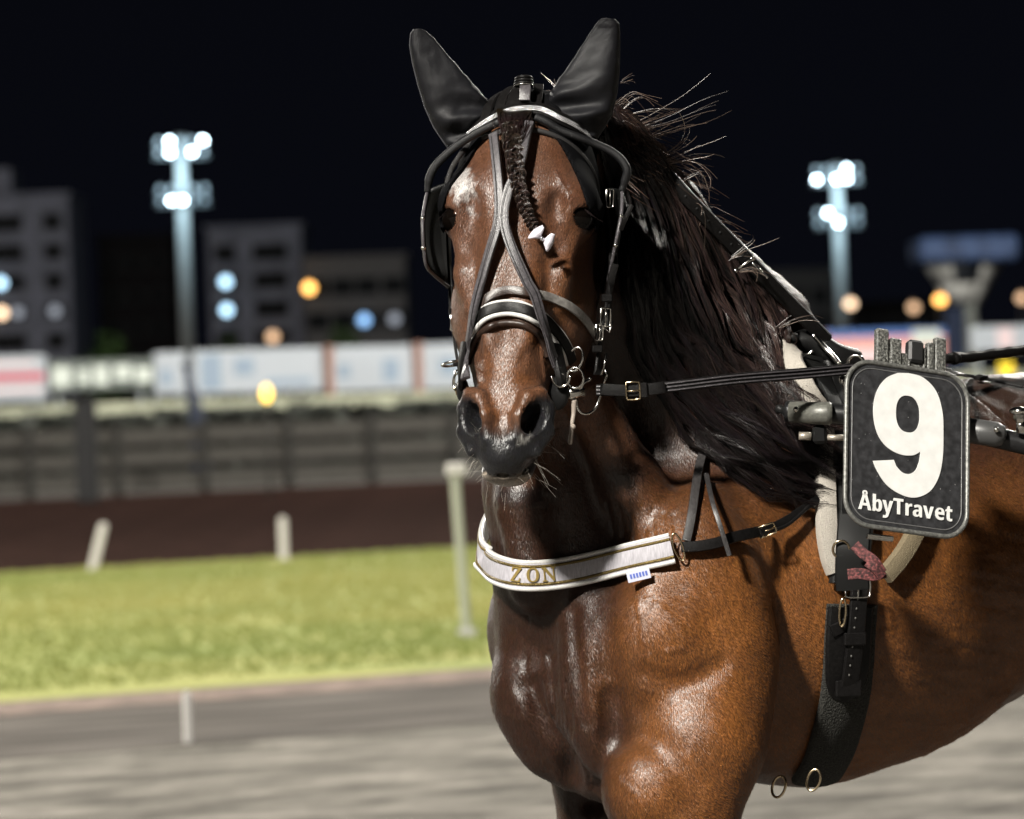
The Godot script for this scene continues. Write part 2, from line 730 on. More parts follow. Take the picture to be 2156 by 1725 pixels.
	chain([P(1140, 480, 7.2), P(1270, 620, 7.22), P(1380, 800, 7.3), P(1450, 1000, 7.36), B(0.25, 1.22, 0)], [0.085, 0.1, 0.125, 0.15, 0.16], 0.09)
	chain([P(1135, 640, 7.16), P(1140, 850, 7.16), P(1155, 1030, 7.18), P(1180, 1200, 7.2)], [0.07, 0.076, 0.088, 0.105], 0.07)
	# strap muscle and windpipe of the lower neck
	chain([P(1230, 820, 7.06), P(1330, 1020, 7.1), P(1400, 1200, 7.1)], [0.035, 0.045, 0.05], 0.03)
	chain([P(1090, 880, 7.1), P(1100, 1060, 7.09), P(1125, 1230, 7.1)], [0.03, 0.035, 0.04], 0.03)
	# head
	kind.append(2)
	pa.append(HEAD.origin)
	pba.append(Vector3.ZERO)
	pq.append_array([0.0, 0.0, 0.0, 0.03])
	ptf.append(Transform3D())
	pir.append(Vector3.ONE)
	pbc.append(H(0, -0.3, -0.1))
	pbr.append(0.36)
	pop.append(0)
	for s in [-1.0, 1.0]:
		egg(Transform3D(HEAD.basis * Basis.from_euler(Vector3(0, s * 0.5, s * 0.35)), H(s * 0.082, -0.182, -0.012)), Vector3(0.036, 0.036, 0.036), 0.05)   # brow
		chain([H(s * 0.087, -0.245, -0.024), H(s * 0.078, -0.295, -0.018), H(s * 0.066, -0.345, -0.022)], [0.009, 0.0075, 0.004], 0.035)    # facial crest
		eggh(s * (0.116 if s > 0 else 0.122), -0.285, -0.05, Vector3(0.022 if s > 0 else 0.014, 0.05, 0.04), 0.03, Vector3.ZERO, 1)   # hollow behind it
		eggh(s * 0.066, -0.21, 0.026, Vector3(0.009, 0.026, 0.01), 0.022, Vector3.ZERO, 1)   # hollow inside the eye
		eggh(s * 0.066, -0.325, -0.12, Vector3(0.043, 0.08, 0.085), 0.03)             # jaw muscle
		eggh(s * 0.028, -0.34, 0.006, Vector3(0.014, 0.08, 0.012), 0.02)               # nasal bones
		eggh(s * 0.087, -0.205, -0.03, Vector3(0.029, 0.0255, 0.031), 0.014)             # lids
		cone(H(s * 0.114, -0.179, -0.045), H(s * 0.086, -0.174, 0.004), 0.0085, 0.0075, 0.012)   # fold over the eye
		eggh(s * 0.109, -0.206, -0.008, Vector3(0.021, 0.0142, 0.029), 0.004, Vector3(0, -s * 0.56, s * 0.12), 1)
		# nostrils: wing, rim and hollow
		eggh(s * 0.038, -0.525, -0.03, Vector3(0.028, 0.048, 0.034), 0.02)
		chain([H(s * 0.022, -0.566, -0.004), H(s * 0.027, -0.532, 0.004), H(s * 0.038, -0.502, 0.004), H(s * 0.053, -0.494, -0.006), H(s * 0.064, -0.51, -0.022), H(s * 0.065, -0.545, -0.034), H(s * 0.05, -0.578, -0.03)], [0.007, 0.008, 0.0085, 0.0085, 0.008, 0.008, 0.008], 0.012)
		egg(Transform3D(HEAD.basis * Basis.from_euler(Vector3(0.0, s * 0.75, s * -0.2)), H(s * 0.046, -0.533, -0.004)), Vector3(0.0195, 0.0245, 0.042), 0.007, 1)
	# lips and chin
	eggh(0.0, -0.578, -0.03, Vector3(0.037, 0.034, 0.03), 0.018)
	eggh(0.0, -0.603, -0.057, Vector3(0.0375, 0.017, 0.034), 0.006)
	eggh(0.0, -0.57, -0.095, Vector3(0.035, 0.028, 0.03), 0.02)
	for s in [-1.0, 1.0]:
		chain([H(s * 0.056, -0.54, -0.085), H(s * 0.047, -0.577, -0.066), H(s * 0.03, -0.603, -0.044), H(0, -0.612, -0.034)], [0.004, 0.004, 0.0035, 0.003], 0.006, 1)

func seam(p: Vector3) -> float:
	var q := HINV * p
	return minf(q.z + 0.13 - 0.25 * q.y, q.y + 0.635)

func head_clip(p: Vector3, d: float) -> float:
	return maxf(d, -seam(p))

func body_clip(p: Vector3, d: float) -> float:
	var e := maxf(d, (p - BO).dot(BU) - 0.8)
	return maxf(e + 0.0004, seam(p) - 0.006) if p.y > 1.2 and p.z > -7.6 else e

func rear_clip(p: Vector3, d: float) -> float:
	return maxf(d + 0.0006, 0.79 - (p - BO).dot(BU))

func in_front(c: Vector3) -> bool:
	return (c - BO).dot(BU) < 0.84 and c.y > 0.6

func in_rear(c: Vector3) -> bool:
	return (c - BO).dot(BU) > 0.7

func in_legs(c: Vector3) -> bool:
	return (c - BO).dot(BU) < 0.7 and c.y < 0.66

func front_clip(p: Vector3, d: float) -> float:
	return maxf(body_clip(p, d), 0.62 - p.y)

func leg_clip(p: Vector3, d: float) -> float:
	return maxf(d + 0.0006, p.y - 0.63)

func hood_clip(p: Vector3, d: float) -> float:
	var q := HINV * p
	var e := -0.052 - 0.115 * pow(absf(q.x) / 0.1, 2.2)
	return maxf(maxf(d, e - q.y), -0.13 - q.z)

var fn := FastNoiseLite.new()
var strokes := []        # veins and folds: [points, half width, height]

func relief(p: Vector3, n: Vector3) -> float:
	var h := 0.0
	for s in strokes:
		if p.distance_squared_to(s[3]) > s[4]:
			continue
		var pts: Array = s[0]
		for i in pts.size() - 1:
			var q := Geometry3D.get_closest_point_to_segment(p, pts[i], pts[i + 1])
			var e: float = q.distance_to(p) / s[1]
			if e < 1.0:
				h = maxf(h, s[2] * (1.0 - e * e) * (1.0 - e * e)) if s[2] > 0 else minf(h, s[2] * (1.0 - e * e) * (1.0 - e * e))
	var f := fn.get_noise_3dv(p * 9.0) * 0.0016 + fn.get_noise_3dv(p * 24.0) * 0.0007
	f += fn.get_noise_3dv(Vector3(p.x * 7.0, p.y * 38.0 + p.x * 9.0, p.z * 7.0)) * 0.0022 * smoothstep(0.3, 0.42, (p - BO).dot(BU))
	return h + f

func stroke(px: Array, w: float, h: float) -> void:
	var pts := []
	for q in px:
		var x := hit(q[0], q[1])
		if x != Vector3.INF:
			pts.append(x)
	if pts.size() < 2:
		return
	pts = spline(pts, pts.size() * 4)
	var c := Vector3.ZERO
	for q in pts:
		c += q
	c /= pts.size()
	var r := 0.0
	for q in pts:
		r = maxf(r, c.distance_to(q))
	strokes.append([pts, w, h, c, (r + w) * (r + w)])

const GOLD := Color(0.255, 0.094, 0.024)
const BROWN := Color(0.145, 0.064, 0.039)
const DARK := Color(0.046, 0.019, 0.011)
const SOOT := Color(0.012, 0.010, 0.011)
func coat(p: Vector3, _n: Vector3) -> Color:
	var q := HINV * p
	var b := p - BO
	var u := b.dot(BU)
	var s := b.dot(BS)
	var f1 := fn.get_noise_3dv(p * 3.0)
	var f2 := fn.get_noise_3dv(p * 11.0 + Vector3(7, 1, 3))
	var f3 := fn.get_noise_3dv(p * 60.0)
	# gold on the left shoulder and ribs, dark brown on neck and breast
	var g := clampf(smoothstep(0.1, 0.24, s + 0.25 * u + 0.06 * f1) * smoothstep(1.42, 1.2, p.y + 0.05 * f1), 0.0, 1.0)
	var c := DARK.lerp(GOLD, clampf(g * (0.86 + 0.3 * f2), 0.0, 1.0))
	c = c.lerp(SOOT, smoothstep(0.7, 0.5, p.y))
	# head
	var hd := smoothstep(-0.02, 0.03, seam(p)) * smoothstep(1.3, 1.34, p.y)
	var hc := BROWN.lerp(GOLD, clampf(0.3 + 0.7 * f1, 0.0, 0.8))
	hc = hc.lerp(Color(0.17, 0.088, 0.058), clampf(0.4 + f2, 0.0, 0.5))
	var eye := minf(Vector3(absf(q.x) - 0.112, (q.y + 0.206) * 1.1, q.z + 0.013).length(), 1.0)
	hc = hc.lerp(SOOT, 0.85 * smoothstep(0.03, 0.02, eye + 0.003 * f2))
	var mz := smoothstep(-0.525, -0.565, q.y + 0.012 * f2 + 0.3 * absf(q.x) * -1.0 + 0.012)
	var nd := Vector3(absf(q.x) - 0.053, (q.y + 0.533) * 0.8, q.z + 0.016).length()
	mz = maxf(mz, smoothstep(0.042, 0.028, nd + 0.006 * f2))
	hc = hc.lerp(Color(0.017, 0.0165, 0.0195), mz)
	var pink := smoothstep(-0.598, -0.608, q.y + 0.004 * f2) * smoothstep(-0.03, -0.05, q.z)
	hc = hc.lerp(Color(0.5, 0.42, 0.33), pink)
	# an old white scar over the right eye
	var sc := Vector2(q.x + 0.088 + 0.35 * (q.y + 0.155), (q.y + 0.155) * 0.5)
	hc = hc.lerp(Color(0.72, 0.68, 0.66), smoothstep(0.027, 0.014, sc.length() + 0.009 * f2 + 0.012 * f3))
	# pale flecks beside the left nostril
	var fo := Vector2(q.x - 0.036, (q.y + 0.567) * 0.7).length()
	hc = hc.lerp(Color(0.5, 0.48, 0.45), 0.75 * smoothstep(0.012, 0.003, fo + 0.014 * f2 + 0.012 * f3))
	c = c.lerp(hc, hd)
	return c * (1.0 + 0.22 * f3 + 0.16 * fn.get_noise_3dv(Vector3(p.x * 90.0, p.y * 30.0, p.z * 90.0)))

func join(a: Array, b: Array) -> Array:
	var pos: PackedVector3Array = a[0]
	var idx: PackedInt32Array = a[1]
	var n := pos.size()
	pos.append_array(b[0])
	var more: PackedInt32Array = b[1]
	for i in more.size():
		more[i] += n
	idx.append_array(more)
	return [pos, idx]

func build_horse() -> Node3D:
	define_horse()
	hit_ids = near(P(1500, 1000, 7.1), 1.3)
	fn.seed = 3
	fn.frequency = 1.0
	fn.fractal_octaves = 3
	var horse := thing("horse", "dark bay horse facing the camera, in racing harness with black ear covers", "horse", "", B(0.6, 0, 0))
	# veins and folds of skin
	stroke([[1335, 1255], [1385, 1275], [1430, 1320], [1438, 1365], [1405, 1370]], 0.0046, 0.0024)
	stroke([[1300, 1640], [1340, 1675], [1365, 1720]], 0.0046, 0.0024)
	stroke([[1345, 1265], [1352, 1330], [1356, 1400]], 0.0046, 0.0024)
	stroke([[1108, 1300], [1106, 1390], [1112, 1440], [1122, 1470]], 0.0080, -0.0038)
	stroke([[1155, 1380], [1165, 1480], [1160, 1560]], 0.0096, -0.0045)
	stroke([[1190, 1440], [1200, 1520], [1240, 1640]], 0.0112, -0.0045)
	stroke([[1112, 1445], [1150, 1530], [1200, 1612], [1246, 1690]], 0.030, -0.017)
	stroke([[1290, 1470], [1285, 1560], [1262, 1660]], 0.03, -0.008)
	stroke([[1205, 1290], [1215, 1400], [1232, 1520]], 0.02, -0.005)
	stroke([[1360, 1420], [1440, 1440], [1520, 1400]], 0.026, -0.005)
	stroke([[1155, 700], [1140, 740], [1147, 800]], 0.0046, 0.0024)
	stroke([[1170, 360], [1185, 390], [1200, 425]], 0.0046, 0.0024)
	for k in 5:
		stroke([[1052 + k * 12, 860 + absi(k - 2) * 6], [1055 + k * 11, 905], [1062 + k * 8, 940]], 0.0032, -0.0016)
	for k in 7:       # folds under the jaw and along the ribs
		stroke([[1290 + k * 22, 1130 + k * 3], [1275 + k * 24, 1060 + k * 4]], 0.0064, -0.0030)
	var lo := Vector3(-0.5, -0.05, -8.9)
	var hi := Vector3(1.7, 2.1, -6.5)
	var r := nets(Vector3(-0.5, 0.55, -8.0), Vector3(1.2, 2.1, -6.5), GRID_BODY, 0.0, front_clip, in_front)
	r = join(r, nets(lo, hi, 0.011, 0.0, rear_clip, in_rear))
	r = join(r, nets(Vector3(-0.5, -0.05, -8.0), Vector3(1.0, 0.7, -6.5), 0.009, 0.0, leg_clip, in_legs))
	var r2 := nets(H(0, -0.3, -0.1) - Vector3(0.25, 0.42, 0.34), H(0, -0.3, -0.1) + Vector3(0.25, 0.42, 0.34), GRID_HEAD, 0.0, head_clip)
	var coat_m := StandardMaterial3D.new()
	coat_m.vertex_color_use_as_albedo = true
	coat_m.roughness = 0.38
	coat_m.rim_enabled = true
	coat_m.rim = 0.12
	coat_m.rim_tint = 0.6
	grain(coat_m, noise_tex(0.06, 11, 0.5, 1.0, 512, 5), 7.0, noise_tex(0.09, 12, 0.0, 1.0, 512, 4), 0.07)
	coat_m.uv1_scale = Vector3(8, 3, 8)
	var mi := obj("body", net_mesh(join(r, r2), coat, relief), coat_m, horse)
	mi.position = -horse.position
	coat_hair(horse, mi.mesh)
	# eyes
	var eye_m := mat(0.0035, 0.0025, 0.002, 0.04)
	eye_m.metallic_specular = 0.3
	for s in [-1.0, 1.0]:
		var st := st_new()
		ell(st, Transform3D(HEAD.basis * Basis.from_scale(Vector3(0.028, 0.0245, 0.031)), H(s * 0.09, -0.204, -0.018)), 24, 18)
		var e := obj("eye", done(st), eye_m, horse)
		e.position = -horse.position
	return horse

func coat_hair(horse: Node3D, m: ArrayMesh) -> void:
	# the short hair of the coat, lying along the run of the body
	var arr := m.surface_get_arrays(0)
	var pos: PackedVector3Array = arr[Mesh.ARRAY_VERTEX]
	var nrm: PackedVector3Array = arr[Mesh.ARRAY_NORMAL]
	var col: PackedColorArray = arr[Mesh.ARRAY_COLOR]
	var st := st_new()
	var w := 0.00026
	for q in [[0.0, 0.0, 0.0035, 0.0003, 1.0, 1.0], [0.0035, 0.0003, 0.008, 0.0009, 1.0, 0.15]]:
		quad(st, Vector3(-w * q[4], q[0], q[1]), Vector3(w * q[4], q[0], q[1]), Vector3(w * q[5], q[2], q[3]), Vector3(-w * q[5], q[2], q[3]))
	var hair := done(st)
	var hm := mat(1, 1, 1, 0.44)
	hm.vertex_color_use_as_albedo = true
	hair.surface_set_material(0, hm)
	var where: Array[Transform3D] = []
	var tint := PackedColorArray()
	var swirl := FastNoiseLite.new()
	swirl.seed = 21
	swirl.frequency = 6.0
	for i in pos.size():
		var p := pos[i]
		var n := nrm[i]
		if p.y < 0.64 or n.dot(CAM.origin - p) < -1.0 or (p - BO).dot(BU) > 0.8:
			continue
		var on_head := seam(p) > 0.0 and p.y > 1.3
		if on_head and ((HINV * p).y > -0.07 or (HINV * p).y < -0.53):
			continue
		for k in (4 if not on_head else 2):
			var run := HEAD.basis.y * -1.0 if on_head else (BU * 0.7 - Vector3(0, 1.0, 0))
			run += Vector3(swirl.get_noise_3dv(p), swirl.get_noise_3dv(p + Vector3(9, 0, 0)), 0) * 0.9 + Vector3(rng.randfn(0, 0.16), rng.randfn(0, 0.16), rng.randfn(0, 0.16))
			var nn := (n + Vector3(rng.randfn(0, 0.1), rng.randfn(0, 0.1), rng.randfn(0, 0.1))).normalized()
			var t := (run - nn * run.dot(nn)).normalized()
			var s := t.cross(nn)
			var o := p + s * rng.randf_range(-0.003, 0.003) + t * rng.randf_range(-0.004, 0.002)
			o += n * 0.0001
			var l := rng.randf_range(0.5, 0.95) * (0.7 if on_head else 1.0)
			where.append(Transform3D(Basis(s, t * l, nn), o))
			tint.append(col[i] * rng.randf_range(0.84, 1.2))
	var mm := MultiMesh.new()
	mm.transform_format = MultiMesh.TRANSFORM_3D
	mm.use_colors = true
	mm.mesh = hair
	mm.instance_count = where.size()
	for i in where.size():
		mm.set_instance_transform(i, where[i])
		mm.set_instance_color(i, tint[i])
	print("coat hairs ", where.size())
	var mi := MultiMeshInstance3D.new()
	mi.name = "coat_hair"
	mi.multimesh = mm
	mi.position = -horse.position
	mi.set_meta("kind", "stuff")
	horse.add_child(mi)

func _ready() -> void:
	rng.seed = 7
	# ------------------------------------------------------------ camera, sky, exposure
	CAM = Transform3D(Basis(Vector3.RIGHT, deg_to_rad(-0.37)) * Basis(Vector3(0, 0, 1), deg_to_rad(-2.0)), Vector3(0, 1.5, 0))
	var cam := Camera3D.new()
	cam.name = "camera"
	var lens := CameraAttributesPhysical.new()
	lens.frustum_focal_length = 133.6
	lens.frustum_focus_distance = 6.95
	lens.exposure_aperture = 5.2
	lens.frustum_near = 0.1
	lens.frustum_far = 2000.0
	lens.exposure_multiplier = 1.0
	cam.attributes = lens
	cam.fov = rad_to_deg(2.0 * atan(862.5 / F))
	cam.near = 0.1
	cam.far = 2000.0
	cam.transform = CAM
	add_child(cam)
	var we := WorldEnvironment.new()
	we.name = "environment"
	var env := Environment.new()
	env.background_mode = Environment.BG_SKY
	var sky := ProceduralSkyMaterial.new()
	sky.sky_top_color = lin(0.0015, 0.0016, 0.0023)
	sky.sky_horizon_color = lin(0.0026, 0.003, 0.0052)
	sky.sky_curve = 0.12
	sky.ground_bottom_color = lin(0.003, 0.003, 0.003)
	sky.ground_horizon_color = lin(0.003, 0.0037, 0.0065)
	env.sky = Sky.new()
	env.sky.sky_material = sky
	env.tonemap_mode = Environment.TONE_MAPPER_LINEAR
	env.tonemap_exposure = 1.0
	env.sdfgi_enabled = true
	env.ssao_enabled = true
	env.ssil_enabled = true
	we.environment = env
	add_child(we)
	build_lights()
	build_ground()
	build_background()
	var t0 := Time.get_ticks_msec()
	harness_materials()
	var horse := build_horse()
	print("horse ", Time.get_ticks_msec() - t0)
	build_mane(horse)
	print("mane ", Time.get_ticks_msec() - t0)
	build_hood()
	build_bridle()
	build_overcheck()
	build_collar()
	build_saddle()
	build_shaft()
	print("all ", Time.get_ticks_msec() - t0)

# ---------------------------------------------------------------- floodlights
var lamp_m: StandardMaterial3D
var steel_m: StandardMaterial3D
var dead_m: StandardMaterial3D

func mast(foot: Vector3, height: float, face: Vector3, bright: Array, energy: float, label: String, tone := Color(1, 0.98, 0.94), cone_ := 0.0) -> void:
	# a pole with two tiers of round floodlights that look towards face
	var o := thing("floodlight_mast", label, "floodlight mast", "floodlight masts round the racetrack", foot)
	var st := st_new()
	tube(st, [Vector3(0, 0, 0), Vector3(0, height * 0.5, 0), Vector3(0, height, 0)], [0.42, 0.36, 0.3], 14)
	obj("pole", done(st), mat(0.78, 0.82, 0.8, 0.6), o)
	var f := face - foot
	f.y = 0
	f = f.normalized()
	var side := f.cross(Vector3.UP).normalized()
	var n := 0
	for tier in 2:
		var y := height - 0.7 - tier * 2.95
		st = st_new()
		box(st, at(Vector3(0, y + 0.1, 0) + f * 0.35, Basis(side, Vector3.UP, -f)), Vector3(3.3, 0.1, 0.3), 0.02)
		box(st, at(Vector3(0, y - 0.6, 0) + f * 0.35, Basis(side, Vector3.UP, -f)), Vector3(3.3, 0.1, 0.3), 0.02)
		obj("crossbar", done(st, false), steel_m, o)
		for row in 2:
			for i in 5:
				var c := Vector3(0, y + 0.34 - row * 0.68, 0) + side * (i - 2) * 0.68 + f * 0.75
				var dir := (f - Vector3(0, 0.42, 0)).normalized()
				var up := dir.cross(side).normalized()
				st = st_new()
				tube(st, [c - dir * 0.4, c - dir * 0.3, c - dir * 0.02], [0.07, 0.14, 0.17], 12)
				var h := obj("lamp_housing", done(st), steel_m, o)
				st = st_new()
				for k in 14:
					tri(st, c + dir * 0.01, c + dir * 0.01 + (side * cos(TAU * k / 14) + up * sin(TAU * k / 14)) * 0.14, c + dir * 0.01 + (side * cos(TAU * (k + 1) / 14) + up * sin(TAU * (k + 1) / 14)) * 0.14)
				obj("lamp", done(st), lamp_m if bright[n] else dead_m, h)
				n += 1
	var l: Light3D = OmniLight3D.new() if cone_ == 0.0 else SpotLight3D.new()
	if l is SpotLight3D:
		l.spot_angle = cone_
		l.spot_angle_attenuation = 0.6
		l.spot_range = 900.0
		l.spot_attenuation = 2.0
	else:
		l.omni_range = 900.0
		l.omni_attenuation = 2.0
	l.name = "floodlight_lamp_light"
	l.light_color = tone
	l.light_energy = energy
	l.light_size = 1.3
	l.shadow_enabled = true
	l.position = foot + Vector3(0, height - 2.2, 0) + f * (3.2 if cone_ > 0.0 or energy > 100.0 else 3.4)
	if cone_ > 0.0:
		l.basis = Basis.looking_at(face - l.position)
	add_child(l)

func build_lights() -> void:
	lamp_m = mat(0.8, 0.8, 0.8, 0.3)
	lamp_m.emission_enabled = true
	lamp_m.emission = Color(0.86, 0.95, 1.0)
	lamp_m.emission_energy_multiplier = 27.0
	dead_m = mat(0.8, 0.8, 0.8, 0.3)
	dead_m.emission_enabled = true
	dead_m.emission = Color(0.6, 0.85, 1.0)
	dead_m.emission_energy_multiplier = 0.25
	steel_m = mat(0.3, 0.33, 0.34, 0.6, 0.0)
	var all := []
	all.resize(20)
	all.fill(true)
	# the mast whose light falls on the horse's face stands behind the camera, to the left
	mast(Vector3(-15.5, 0, 19.5), 24.0, Vector3(0, 0, -7), all, KEY, "floodlight mast behind the photographer whose light falls on the horse's face")
	mast(Vector3(19, 0, -37), 20.0, Vector3(-2, 0, -28), all, RIM, "floodlight mast to the right beyond the horse, beside the grass infield")
	mast(Vector3(14, 0, -72), 18.0, Vector3(-4, 0, -90), all, FAR_RIGHT, "floodlight mast on the far side of the track, to the right of the advertising boards")
	mast(Vector3(-34, 0, -52), 20.0, Vector3(-4, 0, -60), all, LEFT, "floodlight mast on the far side of the track, left of the advertising boards")
	mast(Vector3(-25, 0, -20), 19.0, Vector3(-4, 0, -28), all, GRASS, "floodlight mast left of the view that lights the infield grass", Color(1, 0.97, 0.9), 38.0)
	mast(Vector3(-66, 0, -292), 15.0, Vector3(-20, 0, -350), all, FACADE_FILL, "added unseen light mast that brightens the apartment blocks, left of the view", Color(1, 0.97, 0.95))  # added mast out of view, there to brighten the facades
	# the two in the picture
	mast(P(399, 845, 280.0) * Vector3(1, 0, 1), 17.2, Vector3(0, 0, -60), [1, 0, 0, 1, 0, 0, 1, 0, 1, 0, 0, 0, 0, 0, 0, 0, 0, 1, 1, 0], 34.0, "tall floodlight mast above the white boards, left of the horse", Color(0.8, 0.93, 1))
	mast(P(1777, 800, 310.0) * Vector3(1, 0, 1), 15.4, Vector3(0, 0, -60), [0, 1, 0, 0, 0, 0, 1, 1, 0, 1, 0, 0, 0, 1, 0, 0, 0, 1, 0, 0], 34.0, "tall floodlight mast above the number plate, right of the horse", Color(0.8, 0.93, 1))

# ---------------------------------------------------------------- ground
const TA := Vector3(0.866, 0, -0.5)       # along the track
const TN := Vector3(-0.5, 0, -0.866)      # across it, away from the camera
func band(called: String, n0: float, n1: float, y: float, m: Material, t0 := -160.0, t1 := 260.0) -> MeshInstance3D:
	var st := st_new()
	var nt := 30
	for i in nt:
		for j in 6:
			var a := lerpf(t0, t1, float(i) / nt)
			var b := lerpf(t0, t1, float(i + 1) / nt)
			var c := lerpf(n0, n1, j / 6.0)
			var d := lerpf(n0, n1, (j + 1) / 6.0)
			for q in [[a, c], [b, d], [b, c], [a, c], [a, d], [b, d]]:
				st.set_uv(Vector2(q[0], q[1]))
				st.add_vertex(TA * q[0] + TN * q[1] + Vector3(0, y, 0))
	st.index()
	st.generate_normals()
	return structure(called, st.commit(), m)

func build_ground() -> void:
	var clods := noise_tex(0.05, 41, 0.0, 1.0, 512, 5)
	var g := mat(0.05, 0.045, 0.04, 0.95)
	var st := st_new()
	quad(st, Vector3(-1400, -0.012, 300), Vector3(1400, -0.012, 300), Vector3(1400, -0.012, -1700), Vector3(-1400, -0.012, -1700))
	structure("ground", done(st), g)
	# harrowed sand: the texture runs along the track
	var sand := mat(0.24, 0.225, 0.205, 0.97)
	sand.albedo_texture = noise_tex(0.02, 42, 0.5, 1.0, 512, 6)
	sand.uv1_scale = Vector3(0.12, 0.19, 1)
	sand.heightmap_enabled = true
	sand.heightmap_texture = clods
	sand.heightmap_scale = 3.0
	sand.metallic_specular = 0.2
	band("sand_track", -60, 17.6, 0.0, sand)
	var edge := mat(0.13, 0.118, 0.11, 0.97)
	edge.albedo_texture = noise_tex(0.02, 43, 0.6, 1.0, 512, 5)
	edge.uv1_scale = Vector3(0.06, 0.3, 1)
	edge.metallic_specular = 0.2
	band("harrowed_edge", 17.4, 19.9, 0.004, edge)
	band("kerb_strip", 19.8, 20.7, 0.008, grain(mat(0.24, 0.175, 0.15, 0.9), noise_tex(0.03, 44, 0.6, 1.0, 256, 4), 0.5, clods, 2.0, true))
	var gm := mat(1, 1, 1, 0.9)
	var gt := noise_tex(0.008, 45, 0, 1, 512, 3)
	var gr := Gradient.new()
	gr.set_color(0, lin(0.15, 0.19, 0.045))
	gr.set_color(1, lin(0.29, 0.275, 0.085))
	gr.add_point(0.5, lin(0.21, 0.228, 0.06))
	gt.color_ramp = gr
	band("grass_verge", 20.6, 35.8, 0.012, grain(gm, gt, 0.1, clods, 0.6, true))
	var dt := grain(mat(0.036, 0.0195, 0.016, 1.0), noise_tex(0.02, 46, 0.7, 1.0, 256, 4), 0.3, clods, 4.0, true)
	dt.metallic_specular = 0.08
	band("dark_track", 35.7, 61.0, 0.004, dt)
	# tufts on the verge
	var blade := st_new()
	for k in 9:
		var a := TAU * k / 9.0
		var d := Vector3(cos(a), 0, sin(a))
		var w := d.cross(Vector3.UP) * 0.006
		var hh := 0.03 + 0.02 * rng.randf()
		var b := d * 0.012
		quad(blade, b - w, b + w, b + d * 0.02 + w * 0.4 + Vector3(0, hh, 0), b + d * 0.02 - w * 0.4 + Vector3(0, hh, 0))
	var mm := MultiMesh.new()
	mm.transform_format = MultiMesh.TRANSFORM_3D
	mm.use_colors = true
	var gb := mat(1, 1, 1, 0.8)
	gb.vertex_color_use_as_albedo = true
	mm.mesh = done(blade, false)
	mm.mesh.surface_set_material(0, gb)
	mm.instance_count = 64000
	var gn := FastNoiseLite.new()
	gn.seed = 9
	gn.frequency = 0.12
	for i in 64000:
		var tt := rng.randf_range(2.0, 32.0)
		var nn := 21.2 + 14.4 * rng.randf()
		var p := TA * tt + TN * nn
		mm.set_instance_transform(i, Transform3D(Basis(Vector3.UP, rng.randf() * TAU).scaled(Vector3.ONE * rng.randf_range(0.4, 0.75)), p + Vector3(0, 0.01, 0)))
		var k := gn.get_noise_2d(p.x, p.z) + rng.randf_range(-0.08, 0.08)
		mm.set_instance_color(i, Color(0.165, 0.2, 0.048).lerp(Color(0.26, 0.255, 0.075), clampf(0.5 + k, 0, 1)))
	var mi := MultiMeshInstance3D.new()
	mi.name = "grass"
	mi.multimesh = mm
	mi.set_meta("kind", "stuff")
	mi.set_meta("label", "short yellow green grass of the infield verge")
	mi.set_meta("category", "grass")
	add_child(mi)

# ---------------------------------------------------------------- what stands beyond the track
func glow(r: float, g: float, b: float, e: float) -> StandardMaterial3D:
	var m := mat(0.5, 0.5, 0.5, 0.4)
	m.emission_enabled = true
	m.emission = lin(r, g, b)
	m.emission_energy_multiplier = e
	return m

func building(px0: float, px1: float, top: float, d: float, floors: int, label: String, wall: Material, cols: Array, lit: Dictionary, roof := Vector3.ZERO) -> void:
	# cols: [centre and width of each window column as shares of the front]; lit: {"column,floor": material}
	var a := P(px0, 830, d)
	var b := P(px1, 830, d)
	var w := (b - a).length()
	var h := P((px0 + px1) / 2.0, top, d).y
	var o := thing("apartment_building", label, "building", "apartment buildings beyond the racetrack", Vector3((a.x + b.x) / 2.0, 0, -d))
	var st := st_new()
	box(st, at(Vector3(0, h / 2.0, -7)), Vector3(w, h, 14), 0.05)
	obj("wall", done(st, false), wall, o)
	st = st_new()
	box(st, at(Vector3(0, h + 0.15, -7)), Vector3(w + 0.5, 0.3, 14.5), 0.05)
	if roof != Vector3.ZERO:
		box(st, at(Vector3(roof.x * w, h + 0.3 + roof.z / 2.0, -8)), Vector3(roof.y * w, roof.z, 7), 0.05)
	obj("roof", done(st, false), wall, o)
	var dark := mat(0.012, 0.014, 0.017, 0.7)
	var frame := mat(0.12, 0.12, 0.13, 0.6)
	var fh := (h - 0.8) / floors
	for f in floors:
		for c in cols.size():
			var x: float = (cols[c][0] - 0.5) * w
			var ww: float = cols[c][1] * w
			var y := h - 0.8 - fh * (f + 0.5)
			st = st_new()
			for e in [[0, 0.65, ww + 0.2, 0.1], [0, -0.65, ww + 0.2, 0.1], [-ww / 2.0 - 0.05, 0, 0.1, 1.2], [ww / 2.0 + 0.05, 0, 0.1, 1.2]]:
				box(st, at(Vector3(x + e[0], y + e[1], 0.03)), Vector3(e[2], e[3], 0.2))
			var fr := obj("window", done(st, false), frame, o)
			st = st_new()
			box(st, at(Vector3(x, y, 0.01)), Vector3(ww, 1.2, 0.04))
			obj("window_pane", done(st, false), dark, fr)
			var key := "%d,%d" % [c, f]
			if lit.has(key):      # a lamp burning in the room
				st = st_new()
				ell(st, at(Vector3(x + lit[key][1], y, 0.25), Basis.from_scale(Vector3(0.42, 0.42, 0.16))), 10, 6)
				obj("ceiling_lamp", done(st), lit[key][0], fr)

